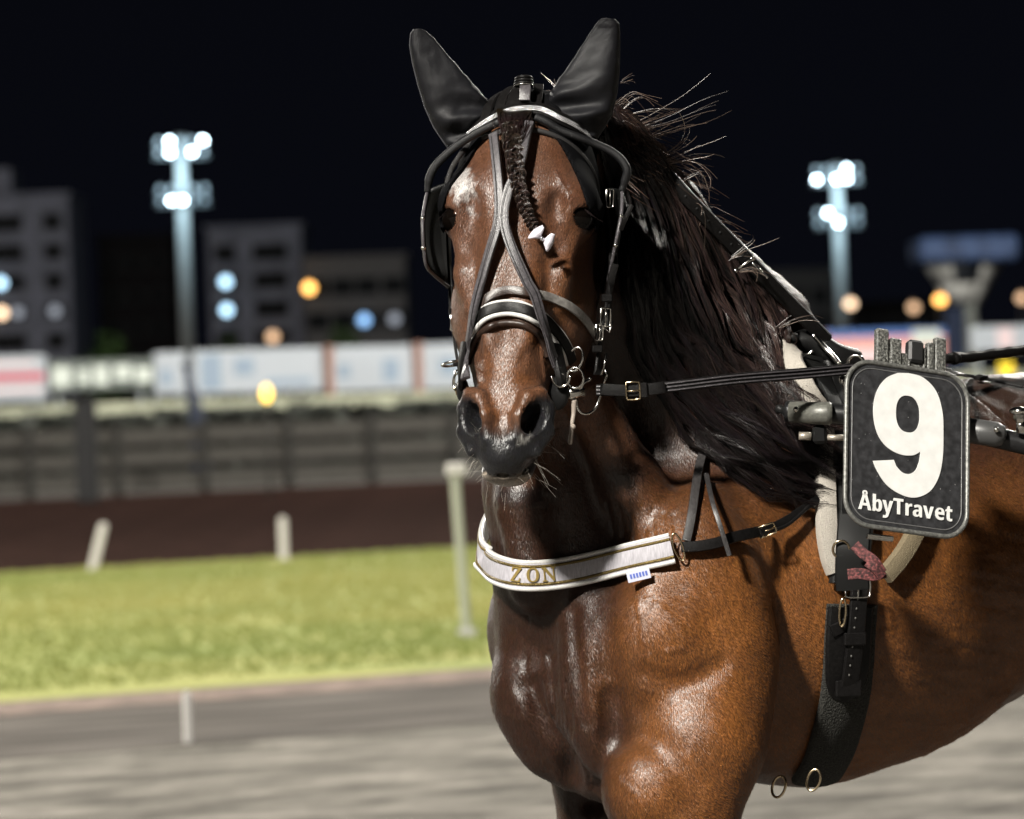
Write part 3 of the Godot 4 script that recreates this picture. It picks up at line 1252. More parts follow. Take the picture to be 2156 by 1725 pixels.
func tree(p: Vector3, h: float, r: float, label: String) -> void:
	var o := thing("tree", label, "tree", "trees beyond the racetrack", p)
	var st := st_new()
	tube(st, [Vector3.ZERO, Vector3(0.05, h * 0.4, 0), Vector3(-0.05, h * 0.8, 0.1)], [0.16, 0.11, 0.03], 7)
	for k in 5:
		var a := TAU * k / 5.0
		tube(st, [Vector3(0, h * (0.35 + 0.07 * k), 0), Vector3(cos(a) * r * 0.5, h * (0.5 + 0.07 * k), sin(a) * r * 0.5)], [0.06, 0.02], 5)
	obj("trunk", done(st), mat(0.06, 0.045, 0.03, 0.9), o)
	st = st_new()
	var m := mat(0.06, 0.12, 0.03, 0.7)
	m.backlight_enabled = true
	m.backlight = lin(0.03, 0.07, 0.01)
	for i in 520:
		var c := Vector3(rng.randfn(0, 0.42), rng.randfn(0, 0.42), rng.randfn(0, 0.42)).limit_length(1.0) * Vector3(r, h * 0.36, r) + Vector3(0, h * 0.66, 0)
		var bs := Basis.from_euler(Vector3(rng.randf() * TAU, rng.randf() * TAU, 0)).scaled(Vector3.ONE * r * 0.12)
		quad(st, c + bs * Vector3(-1, -0.6, 0), c + bs * Vector3(1, -0.6, 0), c + bs * Vector3(1, 0.6, 0.3), c + bs * Vector3(-1, 0.6, 0))
	obj("crown", done(st, false), m, o)

func board(px0: float, px1: float, top0: float, top1: float, bot0: float, bot1: float, d0: float, d1: float, m: Material, label: String, prints := []) -> void:
	# an advertising board between two sight lines, on posts; prints: [x0, x1, y0, y1 as shares, material]
	var a := P(px0, bot0, d0)
	var b := P(px1, bot1, d1)
	var a2 := P(px0, top0, d0)
	var h := ((a2.y - a.y) + (P(px1, top1, d1).y - b.y)) / 2.0
	var c := (a + b) / 2.0
	var dir := b - a
	dir.y = 0
	var w := dir.length()
	dir = dir.normalized()
	var o := thing("advertising_board", label, "advertising board", "advertising boards along the far side", Vector3(c.x, 0, c.z))
	var bs := Basis(dir, Vector3.UP, dir.cross(Vector3.UP))
	var y0 := (a.y + b.y) / 2.0
	var st := st_new()
	box(st, at(Vector3(0, y0 + h / 2.0, 0), bs), Vector3(w, h, 0.08), 0.01)
	obj("panel", done(st, false), m, o)
	for s in [-0.4, 0.4]:
		st = st_new()
		box(st, at(Vector3(0, y0 / 2.0, 0) + dir * s * w - bs.z * 0.1, bs), Vector3(0.08, y0 + 0.1, 0.08), 0.01)
		obj("post", done(st, false), steel_m, o)
	var n := 0
	for q in prints:
		st = st_new()
		box(st, at(Vector3(0, y0 + h * (q[2] + q[3]) / 2.0, 0) + dir * ((q[0] + q[1]) / 2.0 - 0.5) * w + bs.z * (0.042 + 0.003 * n), bs), Vector3((q[1] - q[0]) * w, (q[3] - q[2]) * h, 0.006))
		obj("print", done(st, false), q[4], o)
		n += 1

func build_background() -> void:
	# posts on the near side
	var white := mat(0.4, 0.39, 0.375, 0.6)
	var posts := [[397, 1568, 19.4, 0.21, 0.04, 0.0, "short white marker post on the grey edge in front of the grass"],
		[598, 1182, 39.5, 0.37, 0.075, 0.0, "upright white marker post where the grass meets the dark track"],
		[193, 1178, 38.6, 0.41, 0.075, 0.27, "white marker post leaning to the right at the far edge of the grass"]]
	for q in posts:
		var foot := P(q[0], q[1], q[2])
		foot.y = 0
		var o := thing("marker_post", q[6], "marker post", "white marker posts along the track", foot)
		var st := st_new()
		var bs := Basis(Vector3(0, 0, 1), -q[5])
		box(st, Transform3D(bs, bs * Vector3(0, q[3] / 2.0, 0)), Vector3(q[4], q[3], q[4] * 0.7), 0.008)
		obj("stake", done(st, false), white, o)
		st = st_new()
		box(st, Transform3D(bs, bs * Vector3(0, q[3] + 0.006, 0)), Vector3(q[4] * 0.7, 0.02, q[4] * 0.5), 0.004)
		obj("cap", done(st, false), white, o)
	# tall post with a box at its top
	var f0 := P(984, 1345, 26.6)
	f0.y = 0
	var tp := thing("timing_post", "tall thin pale post with a white box on top, standing in the grass", "post", "", f0)
	var pst := st_new()
	box(pst, Transform3D(Basis(Vector3(0, 0, 1), 0.04), Vector3(-0.02, 0.48, 0)), Vector3(0.056, 0.96, 0.05), 0.01)
	obj("post", done(pst, false), mat(0.27, 0.285, 0.23, 0.5), tp)
	pst = st_new()
	box(pst, at(Vector3(-0.03, 0.99, 0)), Vector3(0.12, 0.075, 0.09), 0.012)
	obj("box", done(pst, false), white, tp)
	pst = st_new()
	box(pst, at(Vector3(0, 0.03, 0)), Vector3(0.11, 0.06, 0.11), 0.012)
	obj("foot", done(pst, false), mat(0.3, 0.3, 0.28, 0.6), tp)
	# wooden fence along the far side
	var wood := grain(mat(0.12, 0.113, 0.1, 0.85), noise_tex(0.03, 51, 0.85, 1.0), 0.8)
	var dark_wood := mat(0.035, 0.033, 0.03, 0.85)
	var fo := thing("plank_fence", "long grey plank fence between the dark track and the boards", "fence", "", TN * 61.2 + TA * 30.0)
	var plank := st_new()
	box(plank, at(Vector3.ZERO, Basis(TA, Vector3.UP, -TN)), Vector3(1.3, 0.24, 0.03), 0.005)
	var plank_mesh := done(plank, false)
	var post := st_new()
	box(post, at(Vector3.ZERO, Basis(TA, Vector3.UP, -TN)), Vector3(0.12, 1.06, 0.1), 0.01)
	var post_mesh := done(post, false)
	for i in range(-13, 12):
		var p := obj("fence_post", post_mesh, dark_wood, fo)
		p.position = TA * (i * 1.42) + Vector3(0, 0.53, 0)
		for k in 3:
			var q := obj("plank", plank_mesh, wood, fo)
			q.position = TA * ((i + 0.5) * 1.42) + Vector3(0, 0.2 + 0.33 * k + rng.randf_range(-0.01, 0.01), 0) - TN * 0.01
	# clipped hedge behind it
	var hd := thing("hedge", "low dark clipped hedge behind the plank fence", "hedge", "", TN * 66.0 + TA * 30.0)
	var hs := st_new()
	for i in 5200:
		var c := TA * rng.randf_range(-22, 22) + TN * rng.randf_range(-0.5, 0.5) + Vector3(0, 1.16 * sqrt(rng.randf()), 0)
		var bs := Basis.from_euler(Vector3(rng.randf() * TAU, rng.randf() * TAU, 0)).scaled(Vector3.ONE * 0.16)
		quad(hs, c + bs * Vector3(-1, -0.6, 0), c + bs * Vector3(1, -0.6, 0), c + bs * Vector3(1, 0.6, 0.3), c + bs * Vector3(-1, 0.6, 0))
	obj("foliage", done(hs, false), mat(0.022, 0.026, 0.02, 0.8), hd)
	hs = st_new()
	box(hs, at(Vector3(0, 0.5, 0), Basis(TA, Vector3.UP, -TN)), Vector3(44, 1.0, 0.5), 0.1)
	obj("branches", done(hs, false), mat(0.015, 0.014, 0.012, 0.9), hd)
	# low pale wall under the boards
	var wl := thing("low_wall", "low pale green wall along the foot of the advertising boards", "wall", "", Vector3.ZERO)
	var wa := P(-60, 856, 82.0)
	var wb := P(2260, 770, 98.0)
	var wd := (wb - wa) * Vector3(1, 0, 1)
	var ws := st_new()
	box(ws, at(Vector3((wa.x + wb.x) / 2.0, 0.65, (wa.z + wb.z) / 2.0), Basis(wd.normalized(), Vector3.UP, wd.normalized().cross(Vector3.UP))), Vector3(wd.length(), 1.36, 0.2), 0.02)
	obj("panel", done(ws, false), grain(mat(0.6, 0.62, 0.46, 0.7), noise_tex(0.02, 52, 0.55, 1.0), 0.25), wl)
	# boards
	var bw := mat(0.42, 0.455, 0.5, 0.5)
	var bp := mat(0.75, 0.6, 0.62, 0.5)
	var red := mat(0.6, 0.12, 0.16, 0.5)
	var pale := mat(0.26, 0.33, 0.42, 0.5)
	var blue := mat(0.08, 0.16, 0.4, 0.5)
	var green_grey := mat(0.12, 0.14, 0.13, 0.6)
	var glyph := mat(0.6, 0.65, 0.6, 0.5)
	var rust := mat(0.3, 0.16, 0.12, 0.7)
	board(-30, 97, 749, 749, 845, 845, 83.0, 84.0, bw, "white advertising board with red print at the left edge of the view", [[0.0, 0.95, 0.45, 0.62, red], [0.1, 0.8, 0.78, 0.86, bp], [0.05, 0.9, 0.2, 0.3, bp]])
	board(104, 322, 758, 758, 820, 820, 84.0, 85.0, green_grey, "dark green board with blurred pale lettering", [[0.02, 0.2, 0.15, 0.8, glyph], [0.27, 0.37, 0.2, 0.7, glyph], [0.42, 0.56, 0.15, 0.8, glyph], [0.62, 0.78, 0.3, 0.8, glyph], [0.82, 0.98, 0.2, 0.7, glyph]])
	board(327, 392, 742, 742, 830, 830, 85.0, 85.5, bw, "narrow white board between the green board and the dark gap", [[0.15, 0.5, 0.2, 0.6, pale]])
	board(408, 682, 738, 732, 828, 824, 85.5, 87.5, bw, "longest white advertising board, left of the rust coloured gap", [[0.05, 0.2, 0.1, 0.9, pale], [0.3, 0.45, 0.4, 0.8, pale], [0.55, 0.9, 0.15, 0.3, pale]])
	board(701, 872, 730, 727, 824, 821, 87.7, 89.0, bw, "white advertising board between the two rust coloured posts", [[0.6, 0.8, 0.2, 0.7, pale], [0.05, 0.2, 0.3, 0.6, pale]])
	board(887, 1250, 725, 715, 820, 808, 89.2, 91.5, bw, "white advertising board half hidden behind the horse's head", [[0.1, 0.2, 0.3, 0.7, pale]])
	board(1300, 1735, 715, 698, 806, 790, 91.7, 94.0, pale, "pale advertising board behind the horse's neck", [])
	board(1740, 1990, 696, 690, 768, 762, 94.2, 95.8, mat(0.72, 0.36, 0.32, 0.5), "salmon red board with a blue top edge behind the number plate", [[0.0, 1.0, 0.78, 1.0, blue], [0.1, 0.8, 0.05, 0.45, bp], [0.72, 0.95, 0.5, 0.95, glyph]])
	board(2046, 2240, 689, 682, 741, 734, 96.0, 97.2, bw, "white board with a pink stripe at the right edge of the view", [[0.27, 0.44, 0.1, 0.9, bp]])
	for q in [[693, 735, 87.4], [880, 728, 88.9]]:
		var t := P(q[0], q[1], q[2])
		var st := st_new()
		box(st, at(Vector3(0, t.y / 2.0, 0)), Vector3(0.14, t.y, 0.14), 0.01)
		var o := thing("board_post", "rust brown post %s two white advertising boards" % ("left of the horse's head, between" if q[0] < 800 else "beside the horse's blinker, between"), "post", "rust brown posts between the boards", Vector3(t.x, 0, t.z))
		obj("post", done(st, false), rust, o)
		st = st_new()
		box(st, at(Vector3(0, t.y + 0.03, 0)), Vector3(0.2, 0.06, 0.2), 0.015)
		obj("cap", done(st, false), rust, o)
	var yp := P(2119, 779, 90.0)
	var ys := st_new()
	box(ys, at(Vector3(0, 0, 0)), Vector3(0.28, 0.31, 0.05), 0.01)
	var yo := thing("yellow_sign", "yellow square sign on the pale wall at the right edge", "sign", "", yp)
	obj("panel", done(ys, false), mat(0.85, 0.62, 0.02, 0.5), yo)
	ys = st_new()
	box(ys, at(Vector3(0, -yp.y / 2.0 - 0.08, -0.06)), Vector3(0.06, yp.y - 0.15, 0.06), 0.01)
	obj("post", done(ys, false), steel_m, yo)
	# yellow lamp on the fence and the dark figure of a pole by the boards
	var lp := P(561, 832, 62.0)
	var lo := thing("warning_lamp", "yellow warning lamp on a short stem in front of the white boards", "lamp", "", Vector3(lp.x, 0, lp.z))
	var ls := st_new()
	tube(ls, [Vector3.ZERO, Vector3(0, lp.y - 0.1, 0)], [0.02, 0.02], 8)
	obj("stem", done(ls), dark_wood, lo)
	ls = st_new()
	ell(ls, at(Vector3(0, lp.y + 0.02, 0), Basis.from_scale(Vector3(0.07, 0.12, 0.07))), 12, 8)
	obj("lamp", done(ls), glow(1.0, 0.62, 0.02, 4.0), lo)
	var dk := P(408, 850, 72.0)
	var ds := st_new()
	var dh := P(396, 770, 72.0).y
	tube(ds, [Vector3(0.1, 0, 0), Vector3(0.03, dh * 0.6, 0), Vector3(-0.1, dh, 0)], [0.16, 0.12, 0.05], 8)
	var dob := thing("gate_post", "dark navy slanting post in the gap between two white boards", "post", "", Vector3(dk.x, 0, dk.z))
	obj("post", done(ds), mat(0.012, 0.02, 0.045, 0.6), dob)
	ds = st_new()
	box(ds, at(Vector3(-0.1, dh, 0)), Vector3(0.14, 0.1, 0.14), 0.02)
	obj("cap", done(ds, false), mat(0.012, 0.02, 0.045, 0.6), dob)
	var bk := P(180, 905, 63.0)
	var bks := st_new()
	box(bks, at(Vector3(0, 0.72, 0)), Vector3(0.3, 1.44, 0.2), 0.03)
	var bo := thing("control_cabinet", "narrow black cabinet standing before the green board, left", "cabinet", "", Vector3(bk.x, 0, bk.z))
	obj("box", done(bks, false), mat(0.008, 0.008, 0.009, 0.6), bo)
	bks = st_new()
	box(bks, at(Vector3(0, 1.47, 0)), Vector3(0.36, 0.06, 0.26), 0.02)
	obj("lid", done(bks, false), mat(0.008, 0.008, 0.009, 0.6), bo)
	# buildings
	var wall := grain(mat(0.58, 0.6, 0.72, 0.9), noise_tex(0.02, 53, 0.8, 1.0), 0.1)
	var dim := mat(0.34, 0.32, 0.31, 0.9)
	var cool := glow(0.5, 0.78, 1.0, 3.4)
	var warm := glow(1.0, 0.7, 0.45, 3.3)
	var faint := glow(0.6, 0.65, 0.75, 0.6)
	var amber := glow(1.0, 0.5, 0.12, 5.0)
	var sky_blue := glow(0.3, 0.58, 1.0, 2.0)
	var brown := glow(1.0, 0.62, 0.36, 1.7)
	building(-190, 157, 418, 350.0, 7, "tall grey apartment block at the left edge with three lit windows", wall, [[0.1, 0.14], [0.35, 0.14], [0.6, 0.16], [0.68, 0.06], [0.9, 0.1]], {"2,2": [cool, -0.3], "2,3": [warm, -0.3], "4,3": [faint, 0.0], "3,3": [faint, -0.1]}, Vector3(0.0, 0.24, 2.2))
	building(448, 646, 480, 355.0, 6, "grey apartment block right of the left floodlight mast, two blue white lit windows", wall, [[0.18, 0.2], [0.66, 0.34]], {"0,1": [cool, 0.0], "0,2": [cool, 0.0], "1,3": [brown, 0.0]})
	building(648, 862, 545, 345.0, 4, "low wide dark apartment block beside the horse's left blinker", dim, [[0.13, 0.2], [0.38, 0.2], [0.62, 0.2], [0.88, 0.2]], {"0,0": [amber, -0.6], "2,1": [sky_blue, -0.3], "3,1": [faint, 0.0]})
	building(215, 372, 500, 390.0, 5, "unlit dark building between the left block and the floodlight mast", mat(0.05, 0.045, 0.05, 0.9), [[0.2, 0.2], [0.5, 0.2], [0.8, 0.2]], {})
	building(1610, 1764, 575, 350.0, 4, "dim low building left of the right floodlight mast", mat(0.16, 0.16, 0.16, 0.9), [[0.2, 0.2], [0.5, 0.2], [0.8, 0.2]], {})
	building(1790, 2010, 640, 370.0, 3, "long dark building behind the amber street lamps", mat(0.02, 0.018, 0.018, 0.9), [[0.2, 0.2], [0.5, 0.2], [0.8, 0.2]], {})
	tree(P(225, 760, 160.0) * Vector3(1, 0, 1), 3.6, 0.9, "small green tree beside the tall left apartment block")
	tree(P(330, 760, 170.0) * Vector3(1, 0, 1), 2.9, 0.8, "dark low tree left of the left floodlight mast")
	tree(P(478, 760, 165.0) * Vector3(1, 0, 1), 3.3, 0.9, "dark green tree in front of the block with blue white windows")
	tree(P(729, 760, 160.0) * Vector3(1, 0, 1), 3.6, 0.8, "brightest green tree, in front of the low wide block")
	# street lamps
	for q in [[1789, 640, 260.0, warm, "street lamp with a pale yellow light beside the right floodlight mast"], [1922, 648, 270.0, brown, "street lamp with a dim brown light left of the brightest amber one"], [1978, 632, 250.0, amber, "brightest amber street lamp, beside the tower's dark leg"], [2150, 628, 260.0, brown, "street lamp cut by the right edge of the view"]]:
		var p := P(q[0], q[1], q[2])
		var o := thing("street_lamp", q[4], "street lamp", "street lamps beyond the boards", Vector3(p.x, 0, p.z))
		var st := st_new()
		tube(st, [Vector3.ZERO, Vector3(0, p.y + 0.3, 0), Vector3(0.0, p.y + 0.45, 0.5)], [0.08, 0.06, 0.04], 8)
		obj("pole", done(st), dim, o)
		st = st_new()
		ell(st, at(Vector3(0, p.y, 0.6), Basis.from_scale(Vector3(0.3, 0.26, 0.3))), 12, 8)
		obj("lamp", done(st), q[3], o)
	# judges' tower
	var td := 130.0
	var tc := P(2034, 700, td)
	var tw := thing("control_tower", "control tower with a wide blue roof and pale slanting glazed cabin", "tower", "", Vector3(tc.x, 0, tc.z))
	var s1 := td / F
	var y_of := func(py): return P(2034, py, td).y
	var ts := st_new()
	var bm := grain(mat(0.11, 0.2, 0.46, 0.6), noise_tex(0.02, 54, 0.6, 1.0), 0.3)
	var rt: float = y_of.call(500)
	var rb: float = y_of.call(552)
	box(ts, at(Vector3(0, (rt + rb) / 2.0, 0)), Vector3(205 * s1, rt - rb, 3.6), 0.1)
	obj("roof", done(ts, false), bm, tw)
	var pale_m := mat(0.75, 0.75, 0.72, 0.6)
	var y0: float = y_of.call(640)
	for k in 8:
		var a := TAU * (k + 0.5) / 8
		var a2 := TAU * (k + 1.5) / 8
		ts = st_new()
		var r0 := 34 * s1
		var r1 := 88 * s1
		var g0 := Vector3(cos(a) * r0, y0, sin(a) * r0)
		var g1 := Vector3(cos(a2) * r0, y0, sin(a2) * r0)
		var g2 := Vector3(cos(a2) * r1, rb - 0.02, sin(a2) * r1)
		var g3 := Vector3(cos(a) * r1, rb - 0.02, sin(a) * r1)
		sheet(ts, [[g0, g1], [g0.lerp(g3, 0.5), g1.lerp(g2, 0.5)]], 0.08, Vector3(cos((a + a2) / 2), 0, sin((a + a2) / 2)))
		obj("cabin_panel", done(ts, false), pale_m, tw)
		ts = st_new()
		sheet(ts, [[g0.lerp(g3, 0.5), g1.lerp(g2, 0.5)], [g3, g2]], 0.08, Vector3(cos((a + a2) / 2), 0, sin((a + a2) / 2)))
		obj("window", done(ts, false), mat(0.03, 0.035, 0.045, 0.3) if k % 4 == 1 else pale_m, tw)
	ts = st_new()
	tube(ts, [Vector3(10 * s1, 0, 0), Vector3(10 * s1, y0 + 0.1, 0)], [14 * s1, 14 * s1], 14)
	obj("column", done(ts), mat(0.4, 0.43, 0.4, 0.7), tw)
	ts = st_new()
	box(ts, at(Vector3(-28 * s1, y0 / 2.0 - 0.1, 0.5)), Vector3(40 * s1, y0, 0.7), 0.03)
	obj("lift_shaft", done(ts, false), mat(0.015, 0.03, 0.08, 0.7), tw)

# ---------------------------------------------------------------- hair
var hair_v := PackedVector3Array()
var hair_n := PackedVector3Array()
var hair_c := PackedColorArray()
var hair_i := PackedInt32Array()

func hair_start() -> void:
	hair_v = PackedVector3Array()
	hair_n = PackedVector3Array()
	hair_c = PackedColorArray()
	hair_i = PackedInt32Array()

func strand(pts: Array, r0: float, r1: float, c0: Color, c1: Color) -> void:   # one hair, three-sided and tapering
	var n := pts.size()
	var base := hair_v.size()
	for i in n:
		var t: Vector3 = (pts[mini(i + 1, n - 1)] - pts[maxi(i - 1, 0)]).normalized()
		var a := t.cross(Vector3(0.31, 0.2, 0.93)).normalized()
		var b := t.cross(a)
		var f := float(i) / (n - 1)
		var r := lerpf(r0, r1, f)
		var c := c0.lerp(c1, f)
		for k in 3:
			var d := a * cos(TAU * k / 3.0) + b * sin(TAU * k / 3.0)
			hair_v.append(pts[i] + d * r)
			hair_n.append(d)
			hair_c.append(c)
		if i > 0:
			var o := base + i * 3
			for k in 3:
				var k2 := (k + 1) % 3
				hair_i.append_array([o - 3 + k, o + k2, o - 3 + k2, o - 3 + k, o + k, o + k2])

func hair_mesh() -> ArrayMesh:
	var arr := []
	arr.resize(Mesh.ARRAY_MAX)
	arr[Mesh.ARRAY_VERTEX] = hair_v
	arr[Mesh.ARRAY_NORMAL] = hair_n
	arr[Mesh.ARRAY_COLOR] = hair_c
	arr[Mesh.ARRAY_INDEX] = hair_i
	var m := ArrayMesh.new()
	m.add_surface_from_arrays(Mesh.PRIMITIVE_TRIANGLES, arr)
	return m

func lay(pxs: Array, off: float, d0: float) -> Array:    # points laid on the horse along a line of sight points; where the line leaves the body it keeps its last distance
	var out := []
	var d := d0
	for q in pxs:
		var h := hit(q[0], q[1], q[2] if q.size() > 2 else off)
		if h == Vector3.INF:
			h = P(q[0], q[1], d)
		else:
			d = -(CAM.affine_inverse() * h).z
		out.append(h)
	return out

func build_mane(horse: Node3D) -> void:
	# guide locks from the poll backwards; each runs from its root on the crest to its tip
	var guides := [
		[[1262, 300], [1285, 380], [1302, 470], [1312, 560], [1320, 650], [1335, 730], [1370, 810], [1430, 890], [1510, 970], [1610, 1040], [1700, 1075]],
		[[1275, 280], [1305, 380], [1325, 470], [1342, 560], [1358, 650], [1385, 730], [1430, 800], [1500, 880], [1580, 960], [1660, 1020], [1740, 1050]],
		[[1284, 238], [1328, 355], [1362, 450], [1385, 540], [1410, 630], [1445, 710], [1495, 780], [1560, 850], [1630, 920], [1700, 975], [1765, 1010]],
		[[1298, 226], [1360, 345], [1402, 440], [1436, 530], [1470, 620], [1510, 700], [1555, 770], [1610, 830], [1660, 890], [1720, 940], [1770, 965]],
		[[1320, 236], [1390, 345], [1440, 440], [1485, 530], [1525, 610], [1563, 690], [1595, 755], [1625, 810], [1660, 865], [1695, 905], [1735, 935]],
		[[1362, 272], [1428, 374], [1480, 460], [1530, 540], [1575, 615], [1608, 690], [1628, 755], [1645, 810], [1662, 855], [1680, 890], [1705, 915]],
		[[1418, 352], [1476, 440], [1525, 515], [1570, 580], [1610, 640], [1632, 695], [1645, 740], [1652, 785], [1660, 825], [1668, 860], [1680, 890]],
		[[1500, 500], [1545, 555], [1585, 610], [1620, 655], [1638, 685], [1648, 715], [1652, 750], [1658, 785], [1662, 815], [1668, 840], [1674, 860]]]
	var g3 := []
	for g in guides:
		g3.append(lay(g, 0.006, 7.2))
	var nk: int = guides[0].size()
	hair_start()
	var wave := FastNoiseLite.new()
	wave.seed = 5
	wave.frequency = 1.0
	var total := 17000
	for n in total:
		var gx := pow(rng.randf(), 0.9) * (guides.size() - 1.001)
		# hairs gather into locks
		var lock := floorf(gx * 11.0 + 0.3 * sin(gx * 40.0)) / 11.0 + 0.045
		var tight := rng.randf_range(0.05, 0.75)
		var layer := rng.randf()
		var fly := rng.randf() < 0.03
		var len_ := rng.randf_range(0.62, 1.0)
		var start := rng.randf_range(0.0, 0.28) if rng.randf() < 0.5 else 0.0
		var pts := []
		var sd := rng.randf() * 100.0
		var amp := rng.randf_range(0.001, 0.009) * (2.5 if fly else 1.0)
		var steps := 15
		for i in steps + 1:
			var f := start + (len_ - start) * i / steps
			var x := f * (nk - 1)
			var k := mini(int(x), nk - 2)
			var w := x - k
			var gg := lerpf(gx, lock, tight * smoothstep(0.1, 0.7, f))
			var ga := mini(int(gg), guides.size() - 2)
			var gw := gg - ga
			var p0: Vector3 = (g3[ga][k] as Vector3).lerp(g3[ga][k + 1], w)
			var p1: Vector3 = (g3[ga + 1][k] as Vector3).lerp(g3[ga + 1][k + 1], w)
			var p := p0.lerp(p1, gw)
			var out := 0.004 + 0.03 * layer * smoothstep(0.0, 0.25, f) * (0.7 + 0.6 * wave.get_noise_2d(lock * 9.0, f * 3.0))
			p += Vector3(0.1, 0.25, 0.95) * out
			var q := Vector3(wave.get_noise_2d(sd, f * 3.2), wave.get_noise_2d(sd + 31.0, f * 3.2), wave.get_noise_2d(sd + 77.0, f * 3.2))
			var q2 := Vector3(wave.get_noise_2d(lock * 37.0, f * 2.2), wave.get_noise_2d(lock * 37.0 + 9.0, f * 2.2), 0.0)
			p += (q * amp + q2 * 0.034) * (0.25 + 1.6 * f)
			pts.append(p)
		var c := Color(0.0065, 0.0055, 0.006).lerp(Color(0.06, 0.036, 0.031), clampf(pow(rng.randf(), 3.0) * (0.15 + 0.85 * smoothstep(0.8, 4.5, gx)) + 0.5 * (wave.get_noise_1d(lock * 21.0) + 0.1) * smoothstep(0.5, 4.0, gx) + 0.12 * smoothstep(2.0, 6.0, gx), 0.0, 1.0))  # strands darkened towards the head, highlights painted into those behind
		strand(pts, 0.00075, 0.00028, c, c * 1.25)
	# hairs blown off the crest
	var flown := [
		[[1350, 275], [1420, 255], [1480, 222], [1528, 196]], [[1370, 290], [1440, 262], [1490, 240], [1535, 204]], [[1345, 262], [1400, 240], [1450, 215], [1520, 162]],
		[[1395, 330], [1440, 300], [1462, 270], [1470, 240]], [[1400, 345], [1455, 330], [1500, 318], [1525, 304]], [[1410, 340], [1460, 345], [1480, 375], [1460, 398]],
		[[1300, 232], [1330, 200], [1360, 215], [1390, 240]], [[1290, 225], [1320, 205], [1345, 225], [1380, 255]], [[1420, 390], [1470, 360], [1482, 390], [1450, 405]],
		[[1540, 545], [1565, 530], [1590, 515], [1600, 498]], [[1560, 570], [1590, 565], [1610, 572], [1622, 580]], [[1310, 175], [1330, 170], [1345, 172], [1362, 185]],
		[[1185, 200], [1165, 185], [1155, 178], [1150, 172]], [[1330, 240], [1380, 230], [1430, 232], [1470, 228]], [[1440, 420], [1480, 430], [1470, 470], [1440, 480]], [[1640, 690], [1680, 672], [1730, 676], [1760, 720]]]
	for g in flown:
		for n in 6:
			var pts := []
			var j := rng.randf_range(0.3, 1.0)
			var o := Vector3(rng.randfn(0, 0.006), rng.randfn(0, 0.006), rng.randfn(0, 0.01))
			var bend := Vector3(rng.randfn(0, 0.02), rng.randfn(-0.008, 0.02), 0)
			for i in g.size():
				pts.append(P(g[i][0], g[i][1], 7.2) + o * (0.4 + 0.5 * i) + bend * (float(i * i) / 9.0))
			pts = spline(pts, 12)
			var m := int(13 * j)
			if m < 4:
				continue
			var c := Color(0.03, 0.02, 0.015).lerp(Color(0.2, 0.14, 0.11), rng.randf())
			strand(pts.slice(0, m), 0.0006, 0.0003, c, c)
	for n in 220:      # short broken hairs along the crest
		var gx := rng.randf() * 6.9
		var ga := int(gx)
		var p: Vector3 = (g3[ga][0] as Vector3).lerp(g3[ga + 1][0], gx - ga).lerp(g3[ga][2], rng.randf() * 0.6)
		var d := Vector3(rng.randfn(0.7, 0.3), rng.randfn(0.1, 0.35), rng.randfn(0.2, 0.3)).normalized()
		var l := rng.randf_range(0.015, 0.06)
		var sag := Vector3(0.5, -0.8, 0) * l * rng.randf_range(0.4, 1.0)
		strand([p, p + d * l * 0.5 + sag * 0.2, p + d * l + sag], 0.0005, 0.0002, Color(0.03, 0.018, 0.012), Color(0.08, 0.05, 0.035))
	var hm := mat(1, 1, 1, 0.27)
	hm.vertex_color_use_as_albedo = true
	hm.metallic_specular = 0.8
	var o := obj("mane", hair_mesh(), hm, horse)
	o.position = -horse.position
	o.set_meta("kind", "stuff")
	# whiskers of the muzzle
	hair_start()
	for n in 64:
		var side := -1.0 if rng.randf() < 0.55 else 1.0
		var a := Vector3(side * rng.randf_range(0.02, 0.052), -rng.randf_range(0.535, 0.615), -rng.randf_range(0.03, 0.09))
		if n % 7 == 0:
			a = Vector3(rng.randf_range(-0.035, 0.035), -0.61, -rng.randf_range(0.05, 0.11))
		var p := onto(HEAD * a)
		var nn := grad(p)
		var d := (nn + Vector3(rng.randfn(0, 0.3), rng.randfn(-0.25, 0.25), rng.randfn(0, 0.3))).normalized()
		var l := rng.randf_range(0.01, 0.045)
		var dr := Vector3(0.05, -0.15, 0) * l
		strand([p, p + d * l * 0.5 + dr * 0.25, p + d * l + dr], 0.00026, 0.00012, Color(0.3, 0.27, 0.23), Color(0.45, 0.42, 0.37))
	o = obj("whiskers", hair_mesh(), hm, horse)
	o.position = -horse.position
	o.set_meta("kind", "stuff")
	# eyelashes
	hair_start()
	for s in [-1.0, 1.0]:
		for n in 26:
			var f := n / 25.0
			var p := H(s * lerpf(0.119, 0.1, f), -0.193, lerpf(-0.034, 0.002, f))
			var d := HEAD.basis * Vector3(s * 0.7, -0.5, 0.6).normalized()
			strand([p, p + d * 0.01, p + d * 0.017 - Vector3(0, 0.005, 0)], 0.0006, 0.0002, SOOT, SOOT)
	o = obj("eyelashes", hair_mesh(), hm, horse)
	o.set_meta("kind", "stuff")
	o.position = -horse.position
	# plaited forelock
	hair_start()
	var path := lay([[1074, 262], [1080, 310], [1086, 355], [1094, 400], [1106, 440], [1119, 470], [1131, 494]], 0.017, 7.0)
	path = spline(path, 60)
	var fr := frames(path, Vector3(0, 0, 1))
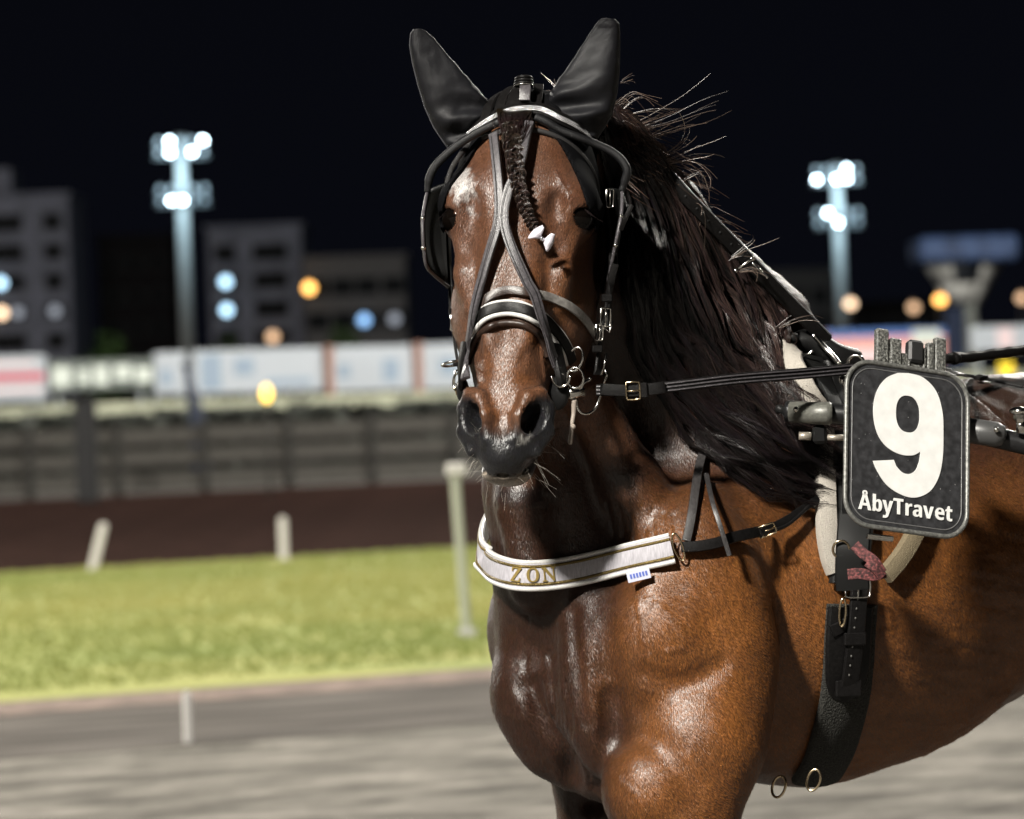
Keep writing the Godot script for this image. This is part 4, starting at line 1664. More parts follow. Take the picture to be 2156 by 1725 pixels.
	for s in 3:
		for n in 46:
			var ox := rng.randfn(0, 0.35)
			var oy := rng.randfn(0, 0.35)
			var pts := []
			for i in 61:
				var f := i / 60.0
				var w := lerpf(0.0145, 0.0068, f)
				var ph := f * TAU * 5.2 * (1.0 + 0.15 * f) + TAU * s / 3.0
				var x := sin(ph) * w * 0.72 + ox * w * 0.6
				var y := sin(2.0 * ph) * w * 0.42 + oy * w * 0.5
				pts.append(path[i] + fr[i].x * x + fr[i].y * y)
			var c := Color(0.012, 0.008, 0.007).lerp(Color(0.05, 0.03, 0.022), rng.randf() * rng.randf())
			strand(pts, 0.0011, 0.0005, c, c * 1.6)
	for n in 240:     # loose hair at the top of the plait
		var a := H(rng.randf_range(-0.035, 0.02), -0.04, 0.03)
		var e: Vector3 = path[rng.randi_range(3, 14)] + Vector3(rng.randfn(0, 0.006), rng.randfn(0, 0.004), 0.004)
		strand(spline([a, a.lerp(e, 0.5) + Vector3(rng.randfn(0, 0.006), 0, 0.008), e], 6), 0.0008, 0.0004, Color(0.012, 0.008, 0.007), Color(0.02, 0.013, 0.01))
	o = obj("forelock_plait", hair_mesh(), hm, horse)
	o.position = -horse.position
	# a white bow with a glass stone at the end of the plait
	var bc := hit(1141, 503, 0.03)
	var bow := thing("hair_bow", "small white satin bow with a sparkling stone, tied to the end of the plaited forelock", "hair bow", "", bc)
	var satin := mat(0.78, 0.74, 0.82, 0.35)
	for s in [-1.0, 1.0]:
		var st := st_new()
		var rows := []
		for i in 7:
			var f := i / 6.0
			var r := []
			for j in 7:
				var g := (j / 6.0 - 0.5) * 2.0
				var open := sin(clampf(f * 0.85, 0, 1) * PI * 0.62)
				r.append(Vector3(s * (0.002 + 0.0165 * f - 0.003 * g * g * f), g * 0.0145 * open + 0.001 * sin(9.0 * f + 3.0 * g), 0.006 * sin(f * PI) * (1.0 - 0.5 * g * g) + 0.0015 * cos(g * 7.0) * f))
			rows.append(r)
		sheet(st, rows, 0.001, Vector3(0, 0, 1))
		var lo := obj("loop", done(st), satin, bow)
		lo.rotation = Vector3(0, 0, deg_to_rad(-38.0) + s * 0.25)
	var kst := st_new()
	ell(kst, at(Vector3(0, 0, 0.004), Basis.from_scale(Vector3(0.0032, 0.0038, 0.003))), 10, 8)
	obj("stone", done(kst), mat(0.75, 0.75, 0.8, 0.1, 0.9), bow)

# ---------------------------------------------------------------- harness
var leather: StandardMaterial3D
var grey_leather: StandardMaterial3D
var brown_leather: StandardMaterial3D
var white_pipe: StandardMaterial3D
var black_cloth: StandardMaterial3D
var chrome: StandardMaterial3D
var brass: StandardMaterial3D
var black_rubber: StandardMaterial3D

func harness_materials() -> void:
	var pores := noise_tex(0.2, 61, 0.0, 1.0, 256, 3)
	var worn := noise_tex(0.06, 62, 0.55, 1.0, 256, 4)
	leather = grain(mat(0.012, 0.011, 0.011, 0.44), worn, 9.0, pores, 0.04)
	leather.metallic_specular = 0.3
	grey_leather = grain(mat(0.125, 0.115, 0.125, 0.38), worn, 9.0, pores, 0.05)
	brown_leather = grain(mat(0.05, 0.028, 0.02, 0.38), worn, 9.0, pores, 0.03)
	white_pipe = grain(mat(0.75, 0.74, 0.72, 0.35), noise_tex(0.1, 63, 0.85, 1.0), 8.0)
	black_cloth = grain(mat(0.008, 0.008, 0.0105, 0.58), noise_tex(0.15, 64, 0.7, 1.0), 12.0, noise_tex(0.35, 65, 0.0, 1.0), 0.05)
	black_cloth.metallic_specular = 0.4
	chrome = mat(0.7, 0.68, 0.64, 0.18, 1.0)
	brass = mat(0.62, 0.5, 0.33, 0.25, 1.0)
	black_rubber = mat(0.01, 0.01, 0.01, 0.45)
	black_rubber.metallic_specular = 0.3

func place(o: MeshInstance3D, root: Node3D) -> MeshInstance3D:   # mesh made in world axes, hung under a thing
	o.position = -root.position
	return o

func skin_normals(path: Array) -> Array:
	var out := []
	for p in path:
		out.append(grad(p) if fld(p, hit_ids) < 0.03 else (CAM.origin - p).normalized())
	return out

func belt(called: String, root: Node3D, pxs: Array, width, thick: float, off: float, m: Material, d0 := 7.0, n := 0, label := "", world := []) -> MeshInstance3D:
	# a strap along a line of sight points, lying off above the skin
	var pts := lay(pxs, off, d0) if world.is_empty() else world
	pts = spline(pts, n if n > 0 else pts.size() * 4)
	var nn := skin_normals(pts)
	var sm := []
	for i in nn.size():
		var a: Vector3 = nn[maxi(i - 2, 0)] + nn[maxi(i - 1, 0)] + nn[i] * 2.0 + nn[mini(i + 1, nn.size() - 1)] + nn[mini(i + 2, nn.size() - 1)]
		sm.append(a.normalized())
	var st := st_new()
	strap(st, pts, sm, width, thick)
	return place(obj(called, done(st), m, root, label), root)

func cord(called: String, root: Node3D, pxs: Array, r, off: float, m: Material, d0 := 7.0, n := 0, label := "") -> MeshInstance3D:
	var pts := lay(pxs, off, d0)
	pts = spline(pts, n if n > 0 else pts.size() * 4)
	var st := st_new()
	tube(st, pts, r, 9)
	return place(obj(called, done(st), m, root, label), root)

func ring(called: String, parent: Node3D, root: Node3D, c: Vector3, u: Vector3, v: Vector3, r: float, m: Material, from := 0.0, to := TAU) -> MeshInstance3D:
	var st := st_new()
	var full := absf(to - from - TAU) < 1e-4
	tube(st, ring_path(c, u, v, 28, from, to), r, 8, full)
	var o := obj(called, done(st), m, parent)
	if parent == root:
		o.position = -root.position
	return o

func buckle(called: String, root: Node3D, c: Vector3, along: Vector3, n: Vector3, w: float, l: float, m: Material) -> void:
	# a square wire buckle with a tongue, lying on a strap that runs along
	var s := along.cross(n).normalized()
	var pts := []
	for q in [[-1, -1], [-0.6, -1.1], [0.6, -1.1], [1, -1], [1.06, 0], [1, 1], [0.6, 1.1], [-0.6, 1.1], [-1, 1], [-1.06, 0]]:
		pts.append(c + s * q[0] * w / 2.0 + along * q[1] * l / 2.0)
	var st := st_new()
	tube(st, pts, 0.0016, 7, true)
	tube(st, [c + along * l * 0.52 + n * 0.001, c + n * 0.0025, c - along * l * 0.55 + n * 0.0015], 0.0012, 6)
	place(obj(called, done(st), m, root), root)

func keeper(root: Node3D, c: Vector3, along: Vector3, n: Vector3, w: float, l: float, t: float, m: Material) -> void:
	var s := along.cross(n).normalized()
	var st := st_new()
	box(st, Transform3D(Basis(s, n, along.normalized()) , c), Vector3(w, t, l), 0.0015)
	place(obj("keeper", done(st, false), m, root), root)

func V(px0: Array, d: float) -> Vector3:
	return P(px0[0], px0[1], d)

func build_hood() -> void:
	var hd := thing("ear_hood", "black cloth ear hood with two tall pointed ear covers on the horse's head", "ear hood", "", H(0, 0, 0))
	var r := nets(H(0, -0.1, -0.04) - Vector3(0.2, 0.2, 0.2), H(0, -0.1, -0.04) + Vector3(0.2, 0.2, 0.2), 0.004, 0.0055, hood_clip)
	var hood_m := grain(mat(0.007, 0.007, 0.008, 0.9), noise_tex(0.15, 60, 0.7, 1.0), 12.0)
	hood_m.metallic_specular = 0.15
	place(obj("hood", net_mesh(r), hood_m, hd), hd)
	cord("padded_edge", hd, [[941, 388], [950, 358], [966, 330], [990, 304], [1031, 284], [1085, 272], [1125, 274], [1165, 285], [1207, 310], [1237, 343], [1254, 378], [1260, 414]], 0.0042, 0.003, grain(mat(0.045, 0.042, 0.042, 0.7), noise_tex(0.2, 66, 0.4, 1.0), 14.0, noise_tex(0.3, 67, 0, 1), 0.1), 7.08, 60)
	# ear covers: [left edge, right edge] of each section from the base to the tip
	var ears := [
		[[[949, 318], [1040, 258]], [[934, 298], [1036, 232]], [[914, 268], [1024, 208]], [[896, 228], [1002, 182]], [[881, 180], [972, 148]], [[869, 132], [940, 112]], [[863, 96], [914, 80]], [[865, 72], [898, 66]], [[872, 62], [888, 61]]],
		[[[1146, 262], [1256, 292]], [[1147, 230], [1272, 268]], [[1156, 200], [1288, 238]], [[1174, 170], [1298, 196]], [[1200, 134], [1303, 150]], [[1226, 94], [1304, 104]], [[1248, 60], [1304, 68]], [[1258, 46], [1302, 50]], [[1266, 39], [1294, 41]]]]
	for e in 2:
		var secs: Array = ears[e]
		var rings := []
		var sgn := -1.0 if e == 0 else 1.0
		var ns := 40
		var nl := 48
		var edge := []
		for j in nl + 1:
			var f := float(j) / nl * (secs.size() - 1)
			var k := mini(int(f), secs.size() - 2)
			var t := f - k
			var d := lerpf(7.035, 7.0, float(j) / nl)
			var a := P(lerpf(secs[k][0][0], secs[k + 1][0][0], t), lerpf(secs[k][0][1], secs[k + 1][0][1], t), d)
			var b := P(lerpf(secs[k][1][0], secs[k + 1][1][0], t), lerpf(secs[k][1][1], secs[k + 1][1][1], t), d)
			var c := (a + b) / 2.0
			var hv := (b - a) / 2.0
			var dv := Vector3(0, 0.1, 1.0).normalized() * hv.length() * 0.62
			var lv := float(j) / nl
			var ring_ := []
			var puck := fn.get_noise_3dv(c * 30.0) * 0.05
			for i in ns:
				var an := TAU * i / ns
				var fold := 1.0
				if sin(an) > 0:      # folds in the cloth near the base, a dent down the front
					var low := smoothstep(0.62, 0.05, lv)
					fold += low * 0.26 * sin(an * 3.0 + lv * 19.0 * sgn + e * 2.0) + low * 0.17 * sin(lv * 31.0 + an * 2.4 * sgn)
					fold += 0.24 * sin(an * 2.0 * sgn + 0.6) * (1.0 + 0.3 * sin(lv * 11.0)) * smoothstep(0.0, 0.4, lv) * smoothstep(1.0, 0.6, lv)
				fold += 0.09 * fn.get_noise_3dv(Vector3(cos(an) * 1.3, lv * 7.0, sgn * 5.0 + sin(an))) + 0.05 * fn.get_noise_3dv(Vector3(cos(an) * 4.0, lv * 16.0, sgn * 3.0)) + puck
				if absf(cos(an)) > 0.8:
					fold += 0.1 * sin(lv * 95.0) * (absf(cos(an)) - 0.8) * 5.0
				ring_.append(c + hv * cos(an) * (1.0 + 0.012 * sin(lv * 60.0 + an)) + dv * sin(an) * fold)
			rings.append(ring_)
			edge.append(c + hv * sgn * 1.01)
		var st := st_new()
		st.set_smooth_group(0)
		for j in nl:
			for i in ns:
				var i2 := (i + 1) % ns
				quad(st, rings[j][i2], rings[j][i], rings[j + 1][i], rings[j + 1][i2])
		var top := Vector3.ZERO
		for q in rings[nl]:
			top += q
		top /= ns
		for i in ns:
			tri(st, rings[nl][(i + 1) % ns], rings[nl][i], top)
		var cover := place(obj("ear_cover", done(st), black_cloth, hd), hd)
		st = st_new()
		tube(st, edge, 0.0015, 6)
		obj("seam", done(st), mat(0.05, 0.05, 0.055, 0.5), cover)

func build_bridle() -> void:
	var br := thing("bridle", "black leather racing bridle with rhinestone browband, cup blinkers and white piped noseband", "bridle", "", H(0, -0.1, 0))
	# browband: padded roll, leather, three rows of glass stones
	var bb := [[981, 285], [1006, 266], [1035, 248], [1064, 235], [1093, 228], [1132, 228], [1156, 236], [1179, 248], [1200, 258], [1222, 271], [1247, 290]]
	belt("browband", br, bb, 0.0165, 0.006, 0.008, leather, 7.04, 60)
	cord("browband_roll", br, [[975, 298], [1006, 275], [1035, 257], [1064, 245], [1093, 238], [1132, 238], [1156, 246], [1179, 258], [1210, 275], [1244, 302]], 0.0038, 0.009, leather, 7.04, 60)
	var path := spline(lay(bb, 0.0145, 7.04), 96)
	var nn := skin_normals(path)
	var gem := SphereMesh.new()
	gem.radius = 0.0018
	gem.height = 0.0032
	gem.radial_segments = 6
	gem.rings = 3
	var mm := MultiMesh.new()
	mm.transform_format = MultiMesh.TRANSFORM_3D
	mm.mesh = gem
	gem.material = mat(0.9, 0.9, 0.92, 0.12, 0.75)
	mm.instance_count = 94 * 3
	var k := 0
	for i in range(1, 95):
		var t: Vector3 = (path[i + 1] - path[i - 1]).normalized()
		var s: Vector3 = t.cross(nn[i]).normalized()
		for r in 3:
			mm.set_instance_transform(k, Transform3D(Basis.from_euler(Vector3(rng.randf(), rng.randf(), rng.randf())), path[i] - br.position + s * (r - 1) * 0.0042))
			k += 1
	var gi := MultiMeshInstance3D.new()
	gi.name = "rhinestones"
	gi.multimesh = mm
	gi.set_meta("kind", "stuff")
	br.add_child(gi)
	# crown: straps over the poll between the ears
	for q in [[[1022, 258], [1030, 226], [1042, 208], [1062, 196], 0.02], [[1050, 246], [1058, 214], [1068, 196], [1082, 186], 0.018], [[1128, 232], [1131, 206], [1133, 190], [1134, 182], 0.016], [[1076, 232], [1084, 206], [1090, 192], [1098, 184], 0.02]]:
		var pts := []
		for i in 4:
			pts.append(P(q[i][0], q[i][1], 6.985 + 0.022 * i))
		belt("crown_strap", br, [], q[4], 0.004, 0.0, leather, 7.0, 12, "", pts)
	var st := st_new()
	var half := []
	for i in 13:
		var a := PI * i / 12.0
		half.append(P(1103 + cos(a) * 31, 234 - sin(a) * 24, 6.985))
	for i in 12:
		tri(st, P(1103, 236, 6.975), half[i], half[i + 1])
		quad(st, half[i + 1], half[i], half[i] - Vector3(0, 0, 0.03), half[i + 1] - Vector3(0, 0, 0.03))
	place(obj("brow_drop", done(st), leather, br), br)
	belt("overcheck_loop", br, [], 0.017, 0.004, 0.0, grey_leather, 7.0, 10, "", [P(1105, 212, 6.978), P(1106, 190, 6.985), P(1105, 176, 7.0), P(1103, 168, 7.03)])
	st = st_new()
	for i in 3:
		tube(st, ring_path(P(1103, 178 - i * 6, 7.0), Vector3(0.0135 - i * 0.0008, 0, 0), Vector3(0, 0.003, 0.0125), 20), 0.0026, 7, true)
	place(obj("loop_ring", done(st), leather, br), br)
	ring("wire_ring", br, br, P(1103, 181, 6.998), Vector3(0.0145, 0, 0), Vector3(0, 0.003, 0.013), 0.0011, chrome)
	# blinker stays: bent padded rods from the forehead out to the cups
	var stays := [[[1078, 250, 6.965], [1050, 258, 6.965], [1020, 271, 6.968], [990, 288, 6.972], [963, 306, 6.978], [938, 327, 6.98], [916, 350, 6.98], [904, 376, 6.985], [900, 404, 6.99]],
		[[1126, 246, 6.965], [1150, 257, 6.965], [1179, 274, 6.97], [1215, 288, 6.975], [1251, 302, 6.985], [1285, 318, 6.99], [1308, 336, 6.99], [1320, 358, 6.99], [1316, 380, 6.995], [1309, 402, 7.0]]]
	for s in stays:
		var pts := []
		for q in s:
			pts.append(P(q[0], q[1], q[2]))
		pts = spline(pts, 40)
		var rr := []
		for i in 41:
			rr.append(lerpf(0.0062, 0.0068, i / 40.0) if i < 37 else 0.0055)
		st = st_new()
		tube(st, pts, rr, 10)
		place(obj("blinker_stay", done(st), grain(mat(0.01, 0.01, 0.012, 0.5), noise_tex(0.4, 68, 0.5, 1.0), 20.0, noise_tex(0.5, 69, 0, 1), 0.1), br), br)
	# blinkers: curved leather cups standing out beside each eye; rows from the inner (back) edge to the free rim
	var cups := [
		[[[938, 385, 7.1], [900, 402, 6.99]], [[933, 430, 7.12], [891, 450, 6.96]], [[934, 480, 7.13], [890, 490, 6.945]], [[938, 530, 7.13], [893, 530, 6.95]], [[944, 575, 7.12], [902, 568, 6.97]], [[950, 612, 7.1], [944, 604, 7.04]]],
		[[[1262, 392, 7.1], [1310, 400, 7.0]], [[1270, 440, 7.13], [1309, 445, 6.97]], [[1272, 490, 7.14], [1302, 487, 6.955]], [[1270, 530, 7.14], [1294, 524, 6.96]], [[1266, 575, 7.13], [1285, 570, 6.98]], [[1262, 620, 7.11], [1274, 614, 7.05]]]]
	var cup_m := grain(mat(0.005, 0.005, 0.005, 0.6), noise_tex(0.06, 57, 0.6, 1.0), 9.0)
	cup_m.metallic_specular = 0.2
	for e in 2:
		var sgn := -1.0 if e == 0 else 1.0
		var colA := []
		var colB := []
		for q in cups[e]:
			colA.append(P(q[0][0], q[0][1], q[0][2]))
			colB.append(P(q[1][0], q[1][1], q[1][2]))
		colA = spline(colA, 16)
		colB = spline(colB, 16)
		var rows := []
		for i in 17:
			var row := []
			for j in 9:
				var f := j / 8.0
				var p: Vector3 = (colA[i] as Vector3).lerp(colB[i], f)
				p += Vector3(sgn * 0.014 * sin(f * PI) * sin(PI * (0.1 + 0.8 * i / 16.0)), 0, 0)
				row.append(p)
			rows.append(row)
		st = st_new()
		sheet(st, rows, 0.004, Vector3(sgn, 0, 0.3))
		var cup := place(obj("blinker", done(st), cup_m, br), br)
		st = st_new()
		tube(st, colB, 0.0028, 7)
		obj("rim", done(st), grey_leather, cup)
		st = st_new()
		for q in [0.3, 0.6]:
			var p: Vector3 = colB[int(q * 16)]
			ell(st, at(p, Basis.from_scale(Vector3(0.004, 0.004, 0.004))), 8, 6)
		obj("rivets", done(st), chrome, cup)
	# little winker strap end on the right blinker
	belt("strap_end", br, [], 0.007, 0.003, 0.0, leather, 7.0, 8, "", [P(1308, 482, 6.95), P(1318, 458, 6.94), P(1330, 432, 6.94)])
	# cheek pieces
	var cheek_r := [[1258, 372, 7.09], [1266, 400, 7.09], [1275, 440, 7.07], [1290, 540, 6.99], [1288, 580, 6.99], [1277, 615, 7.0], [1274, 660, 7.0], [1266, 700, 6.99], [1258, 740, 6.985], [1257, 790, 6.98]]
	var cheek_l := [[944, 372, 7.1], [944, 420, 7.11], [948, 540, 7.1], [950, 600, 7.06], [952, 650, 7.03], [956, 690, 7.01], [963, 740, 6.98], [970, 780, 6.96], [972, 812, 6.95]]
	for e in 2:
		var pts := []
		for q in (cheek_l if e == 0 else cheek_r):
			pts.append(P(q[0], q[1], q[2]))
		belt("cheek_strap", br, [], 0.014, 0.004, 0.0, leather, 7.0, 40, "", pts)
	# second strap, buckles and keepers at the right
	belt("cheek_strap", br, [], 0.011, 0.0035, 0.0, leather, 7.0, 20, "", [P(1296, 556, 6.97), P(1285, 600, 6.975), P(1281, 650, 6.98), P(1279, 690, 6.98)])
	belt("throat_strap", br, [], 0.011, 0.0035, 0.0, brown_leather, 7.0, 24, "", [P(1263, 600, 7.08), P(1248, 665, 7.05), P(1225, 712, 7.0), P(1206, 745, 6.96)])
	var bks := [[1275, 668, 6.975, 20.0, 34.0, chrome], [1262, 700, 6.975, 14.0, 30.0, chrome], [1284, 418, 7.02, 15.0, 34.0, chrome], [1278, 628, 6.972, 22.0, 16.0, leather], [1258, 735, 6.97, 22.0, 15.0, leather], [957, 680, 6.99, 15.0, 30.0, chrome], [954, 655, 6.99, 18.0, 13.0, leather], [962, 765, 6.95, 17.0, 14.0, leather], [966, 795, 6.94, 17.0, 26.0, chrome]]
	for q in bks:
		var c := P(q[0], q[1], q[2])
		if q[5] == leather:
			keeper(br, c, Vector3(0.03, 1, 0).normalized(), Vector3(0.1, 0, 1).normalized(), q[3] / 1371.0, q[4] / 1371.0, 0.008, leather)
		else:
			buckle("buckle", br, c + Vector3(0, 0, 0.006), Vector3(0.08, 1, 0).normalized(), Vector3(0.15, 0, 1).normalized(), q[3] / 1371.0, q[4] / 1371.0, chrome)
	st = st_new()
	for q in [[1290, 676, 1283, 700, 1272, 690], [1277, 745, 1272, 770, 1266, 790], [1271, 770, 1278, 790, 1270, 812]]:
		tube(st, [P(q[0], q[1], 6.97), P(q[2], q[3], 6.965), P(q[4], q[5], 6.97)], 0.0016, 6)
	place(obj("wire_hook", done(st), chrome, br), br)
	# nosebands
	belt("upper_noseband", br, [[1000, 690], [1006, 662], [1022, 634], [1046, 618], [1074, 612], [1104, 616], [1130, 621]], 0.0135, 0.006, 0.002, brown_leather, 6.93, 40)
	belt("upper_noseband", br, [[1120, 619], [1140, 622], [1162, 628], [1198, 645], [1228, 670], [1248, 699], [1258, 716]], 0.0135, 0.004, 0.0035, grain(mat(0.34, 0.32, 0.3, 0.36), noise_tex(0.06, 59, 0.6, 1.0), 9.0), 6.93, 40, "right half of the upper noseband, bright sheen painted in as pale grey")  # highlight on this half is put into a paler leather colour
	cord("piping", br, [[1003, 672], [1012, 652], [1026, 643], [1044, 637], [1072, 634], [1100, 638], [1122, 648], [1146, 660], [1164, 678], [1184, 700], [1200, 726], [1208, 748]], 0.003, 0.004, white_pipe, 6.93, 60)
	belt("noseband", br, [[998, 695], [1004, 676], [1020, 659], [1044, 650], [1072, 647], [1100, 651], [1122, 660], [1146, 674], [1164, 692], [1181, 714], [1194, 738], [1202, 760]], 0.0155, 0.006, 0.003, leather, 6.93, 60)
	cord("piping", br, [[995, 712], [1006, 688], [1022, 673], [1044, 664], [1072, 661], [1100, 666], [1122, 676], [1142, 690], [1158, 706], [1174, 726], [1186, 748], [1192, 768]], 0.0038, 0.004, white_pipe, 6.93, 60)
	cord("noseband_roll", br, [[985, 765], [992, 735], [1003, 710], [1028, 690], [1050, 682], [1074, 680], [1102, 684], [1124, 696], [1136, 710], [1146, 730], [1152, 752]], 0.0052, 0.003, brown_leather, 6.93, 60)
	# bit: leather guard, rings and cheeks on the right
	belt("bit_strap", br, [], 0.024, 0.008, 0.0, leather, 7.0, 14, "", [P(1164, 728, 6.9), P(1172, 762, 6.89), P(1178, 796, 6.885), P(1178, 812, 6.89)])
	st = st_new()
	var bt := Basis(Vector3(0.8, 0, -0.6), Vector3.UP, Vector3(0.6, 0, 0.8))
	ell(st, Transform3D(bt * Basis.from_scale(Vector3(0.012, 0.026, 0.024)), P(1174, 828, 6.905)), 18, 12)
	place(obj("bit_guard", done(st), black_rubber, br), br)
	st = st_new()
	tube(st, [P(1192, 829, 6.9), P(1199, 828, 6.9), P(1226, 826, 6.91), P(1229, 826, 6.91)], [0.006, 0.0105, 0.0105, 0.007], 14)
	place(obj("bit_cheek", done(st), chrome, br), br)
	ring("bit_ring", br, br, P(1211, 796, 6.88), Vector3(0.0125, 0, 0.004), Vector3(0, 0.0155, 0), 0.0018, chrome)
	ring("bit_ring", br, br, P(1211, 757, 6.9), Vector3(0.011, 0, 0.004), Vector3(0.004, 0.018, 0), 0.0018, chrome, -2.2, 2.4)
	ring("rein_ring", br, br, P(1238, 836, 6.95), Vector3(0.018, 0, -0.012), Vector3(0.004, 0.026, 0), 0.0022, chrome, PI * 0.8, PI * 2.1)
	ring("cheek_ring", br, br, P(1181, 792, 6.87), Vector3(0.0135, 0, 0), Vector3(0, 0.016, 0.003), 0.0018, chrome, PI, TAU)
	st = st_new()
	tube(st, spline([P(1222, 818, 6.9), P(1228, 806, 6.9), P(1240, 800, 6.91), P(1243, 796, 6.91)], 8), 0.0028, 8)
	place(obj("bit_shank", done(st), chrome, br), br)
	st = st_new()
	tube(st, spline([P(1209, 842, 6.9), P(1208, 870, 6.9), P(1205, 890, 6.895), P(1203, 912, 6.895), P(1200, 936, 6.895)], 16), [0.0048, 0.0046, 0.0044, 0.004, 0.0036, 0.0034, 0.0034, 0.0034, 0.0033, 0.0033, 0.0033, 0.0034, 0.0034, 0.0036, 0.0038, 0.004, 0.003], 8)
	ell(st, at(P(1207, 899, 6.892), Basis.from_scale(Vector3.ONE * 0.0042)), 8, 6)
	place(obj("tongue_tie", done(st), mat(0.3, 0.25, 0.21, 0.6), br), br)
	# bit on the left
	ring("bit_ring", br, br, P(953, 766, 6.94), Vector3(0.016, 0.002, 0.0), Vector3(0, 0.003, 0.016), 0.0022, chrome)
	ring("bit_ring", br, br, P(964, 806, 6.93), Vector3(0.007, 0, 0.01), Vector3(0, 0.014, 0), 0.002, chrome)
	st = st_new()
	ell(st, Transform3D(Basis.from_scale(Vector3(0.01, 0.02, 0.02)), P(974, 822, 6.93)), 16, 10)
	place(obj("bit_guard", done(st), black_rubber, br), br)
	st = st_new()
	tube(st, [P(958, 824, 6.93), P(966, 822, 6.93), P(974, 821, 6.93)], [0.006, 0.009, 0.009], 12)
	place(obj("bit_cheek", done(st), brass, br), br)
	belt("bit_strap", br, [], 0.015, 0.006, 0.0, leather, 7.0, 14, "", [P(980, 722, 6.9), P(975, 760, 6.895), P(974, 800, 6.9), P(974, 812, 6.91)])

func build_overcheck() -> void:
	var oc := thing("overcheck", "grey overcheck strap forking down the horse's face and running taut along its mane", "check rein", "", H(0, -0.15, 0.05))
	var left := [[1040, 284], [1044, 320], [1048, 360], [1051, 400], [1052, 440], [1048, 475], [1038, 510], [1029, 540], [1018, 580], [1007, 620], [998, 660], [991, 700], [985, 745], [981, 800]]
	var right := [[1114, 259], [1107, 290], [1098, 335], [1086, 370], [1072, 400], [1063, 436], [1062, 466], [1070, 500], [1081, 530], [1095, 562], [1110, 595], [1124, 620], [1138, 666], [1150, 705], [1159, 741], [1170, 770]]
	belt("face_strap", oc, left, 0.0152, 0.005, 0.011, grey_leather, 6.93, 90)
	belt("face_strap", oc, right, 0.0158, 0.005, 0.0135, grey_leather, 6.93, 90)
	# stitched edges
	for e in 2:
		var pts := spline(lay(left if e == 0 else right, 0.0163 if e == 0 else 0.0188, 6.93), 120)
		var nn := skin_normals(pts)
		var mm := MultiMesh.new()
		mm.transform_format = MultiMesh.TRANSFORM_3D
		var bmesh := BoxMesh.new()
		bmesh.size = Vector3(0.0009, 0.0007, 0.0035)
		bmesh.material = mat(0.012, 0.011, 0.012, 0.7)
		mm.mesh = bmesh
		mm.instance_count = 118 * 2
		var k := 0
		for i in range(1, 119):
			var t: Vector3 = (pts[i + 1] - pts[i - 1]).normalized()
			var s: Vector3 = t.cross(nn[i]).normalized()
			for sd in [-1.0, 1.0]:
				mm.set_instance_transform(k, Transform3D(Basis(s, s.cross(t) * -1.0, t), pts[i] - oc.position + s * sd * 0.0048))
				k += 1
		var gi := MultiMeshInstance3D.new()
		gi.name = "stitching" if e == 0 else "stitching_001"
		gi.multimesh = mm
		gi.set_meta("kind", "stuff")
		oc.add_child(gi)
	# the strap along the neck
	var nk := []
	for q in [[1310, 285, 7.22], [1370, 346, 7.21], [1431, 414, 7.19], [1500, 486, 7.22], [1568, 556, 7.26], [1640, 630, 7.3], [1700, 690, 7.33], [1735, 726, 7.35]]:
		nk.append(P(q[0] + 6, q[1] - 8, q[2]))
	var pts := spline(nk, 40)
	var nn := []
	for p in pts:
		nn.append(Vector3(-0.12, -0.1, 1.0).normalized())
	var st := st_new()
	strap(st, pts, nn, 0.021, 0.0045)
	place(obj("neck_strap", done(st), leather, oc), oc)
	st = st_new()
	var edge := []
	for p in pts:
		edge.append(p + Vector3(0.0082, 0.0078, 0.003))
	tube(st, edge, 0.0011, 6)
	place(obj("edge_highlight", done(st), grain(mat(0.5, 0.5, 0.52, 0.3, 0.6), noise_tex(0.1, 70, 0.6, 1.0), 5.0), oc), oc)  # lit edge of the strap painted as a pale metal line
	st = st_new()
	for i in 7:
		var p: Vector3 = pts[12 + i * 2] + nn[0] * 0.0058
		var fr := Basis(Vector3(1, 0, 0.12).normalized(), Vector3.UP, nn[0])
		ell(st, Transform3D(fr * Basis.from_scale(Vector3(0.0022, 0.0022, 0.0006)), p), 8, 4)
	place(obj("punch_holes", done(st), mat(0.003, 0.003, 0.003, 0.9), oc), oc)
	var c := P(1568, 552, 7.245)
	st = st_new()
	tube(st, [P(1548, 570, 7.24), P(1556, 565, 7.235), P(1578, 549, 7.235), P(1584, 544, 7.24)], [0.002, 0.0022, 0.0022, 0.003], 8)
	ell(st, at(P(1549, 570, 7.24), Basis.from_scale(Vector3.ONE * 0.0042)), 8, 6)
	ell(st, at(P(1583, 545, 7.24), Basis.from_scale(Vector3.ONE * 0.0046)), 8, 6)
	tube(st, [P(1584, 553, 7.24), P(1608, 578, 7.25), P(1616, 586, 7.25)], 0.0028, 7)
	place(obj("check_buckle", done(st), chrome, oc), oc)
	st = st_new()
	tube(st, spline([P(1712, 704, 7.32), P(1735, 730, 7.32), P(1756, 752, 7.31), P(1768, 768, 7.3)], 12), 0.0045, 8)
	place(obj("check_hook", done(st), chrome, oc), oc)

